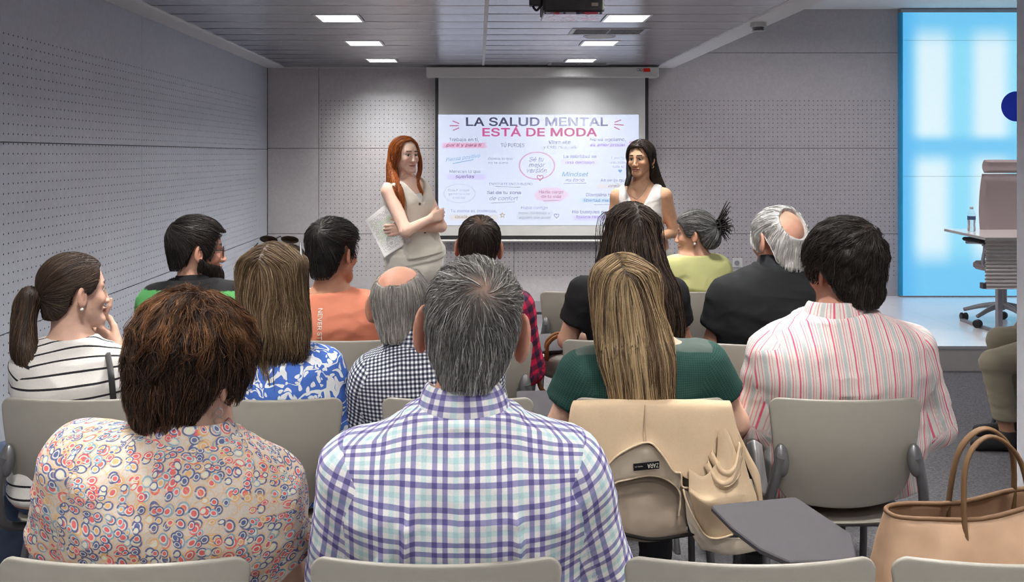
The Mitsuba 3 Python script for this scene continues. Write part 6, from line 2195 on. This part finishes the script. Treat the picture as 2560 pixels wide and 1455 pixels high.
for k, (dx, dy, dd) in enumerate(((0, 0, 0), (10, -26, .008))):      # cowl folds where the sleeve sags into itself
    mesh('fold', drape([A((1770 + dx, 1150 + dy, 2.735 + dd), (1796 + dx, 1196 + dy, 2.705 + dd), (1828 + dx * .6, 1190 + dy, 2.70 + dd), (1848, 1130 + dy, 2.725 + dd)),
                        A((1768 + dx, 1158 + dy, 2.725 + dd), (1796 + dx, 1206 + dy, 2.690 + dd), (1830 + dx * .6, 1199 + dy, 2.686 + dd), (1851, 1136 + dy, 2.715 + dd)),
                        A((1760 + dx, 1166 + dy, 2.73 + dd), (1796 + dx, 1222 + dy, 2.700 + dd), (1836 + dx * .6, 1210 + dy, 2.698 + dd), (1856, 1142 + dy, 2.725 + dd))], n=30, m=10, amp=.002, seed=40 + k), 'm_coat', ct, smooth=True)

# grey garment hanging between the coat and the pink striped shirt
jk = thing('jacket', 'grey jacket hanging between the beige coat and the chair of the pink striped shirt', 'jacket')
mesh('cloth', drape([A((1868, 1108, 2.86), (1885, 1100, 2.84), (1905, 1112, 2.85)), A((1872, 1160, 2.85), (1890, 1160, 2.82), (1912, 1170, 2.84)), A((1890, 1225, 2.85), (1905, 1232, 2.82), (1925, 1240, 2.84))], amp=.010, sx=40, seed=31), 'm_grey_metal', jk, smooth=True)

# ------------------------------------------------------------------ bags
hb = thing('handbag', 'brown leather handbag with rope handles on the lap of the long haired woman in black', 'handbag')
hbp = at(1398, 915, 4.12)
m = ball((0, 0, 0), 1, 3)
m.apply_scale([.085, .055, .055])
m.vertices[:, 2] = np.sign(m.vertices[:, 2]) * np.abs(m.vertices[:, 2]) ** .8 * .055 ** .2
painted('body', moved(m, pose(hbp)), (.30, .28, .255), hb, 'm_vc')
for s in (-1, 1):
    painted('handle', tube([hbp + [-.055, s * .03, .03], hbp + [-.05, s * .03, .10], hbp + [.0, s * .03, .135], hbp + [.05, s * .03, .10], hbp + [.055, s * .03, .03]], .008, 8), (.22, .095, .03), hb, 'm_vc')
painted('strap', tube([hbp + [-.075, -.05, -.0], hbp + [-.09, -.06, -.06], hbp + [-.06, -.06, -.10], hbp + [.0, -.055, -.075], hbp + [.05, -.05, -.02]], .009, 8), (.24, .10, .03), hb, 'm_vc')

tb = thing('bag', 'large soft tan tote bag with brown straps in the lower right corner', 'bag')
bc = np.array([1.00, 1.95, .47])
pbr('m_bag', proc(lambda p, n, uv: mix((.30, .185, .115), (.40, .255, .165), fbm(p.x * 22, p.y * 22, p.z * 22))), 0.55, spec=0.3)
G = np.zeros((26, 49, 3))                              # an open sack: rows from the base to the rim, round and round
for i, a in enumerate(np.linspace(0, 1, 26)):
    for j, th in enumerate(np.linspace(0, 2 * np.pi, 49)):
        A_, B_ = .20 - .035 * a + .012 * math.sin(math.pi * a), .095 + .02 * math.sin(math.pi * a) - .05 * a * a
        x = A_ * np.sign(math.cos(th)) * abs(math.cos(th)) ** .55
        y = B_ * np.sign(math.sin(th)) * abs(math.sin(th)) ** .7
        z = .40 * a - .045 * a * (1 - abs(x) / .2) - .05 * a * max(0, -x) / .2
        w = .016 * (meshkit.fbm(np.array([[x * 16, y * 16, z * 7]]), 2, 4)[0] - .5) * (a > .03)
        G[i, j] = bc + [x * (1 + w * 3), y + w * math.sin(th) * 2, z]
G[:, -1] = G[:, 0]
mesh('body', cat(sheet(G, .005), slab(sbox(bc[0] - .19, bc[1] - .085, bc[0] + .19, bc[1] + .085).buffer(-.02).buffer(.02), .01).apply_translation([0, 0, bc[2] - .002])), 'm_bag', tb, smooth=True)
painted('rim', tube(G[25, ::3] + [0, 0, .001], .005, 8, n=3), (.13, .07, .035), tb, 'm_vc')
for yy, dx in ((-.058, 0.0), (.055, .02)):
    sp = [bc + [x + dx, yy * k, z] for x, z, k in ((-.03, .26, 1.15), (-.035, .36, .9), (-.02, .47, .6), (.03, .515, .5), (.085, .47, .6), (.10, .36, .9), (.095, .27, 1.15))]
    painted('strap', tube(sp, .0085, 10, flat=.5), (.12, .065, .03), tb, 'm_vc')
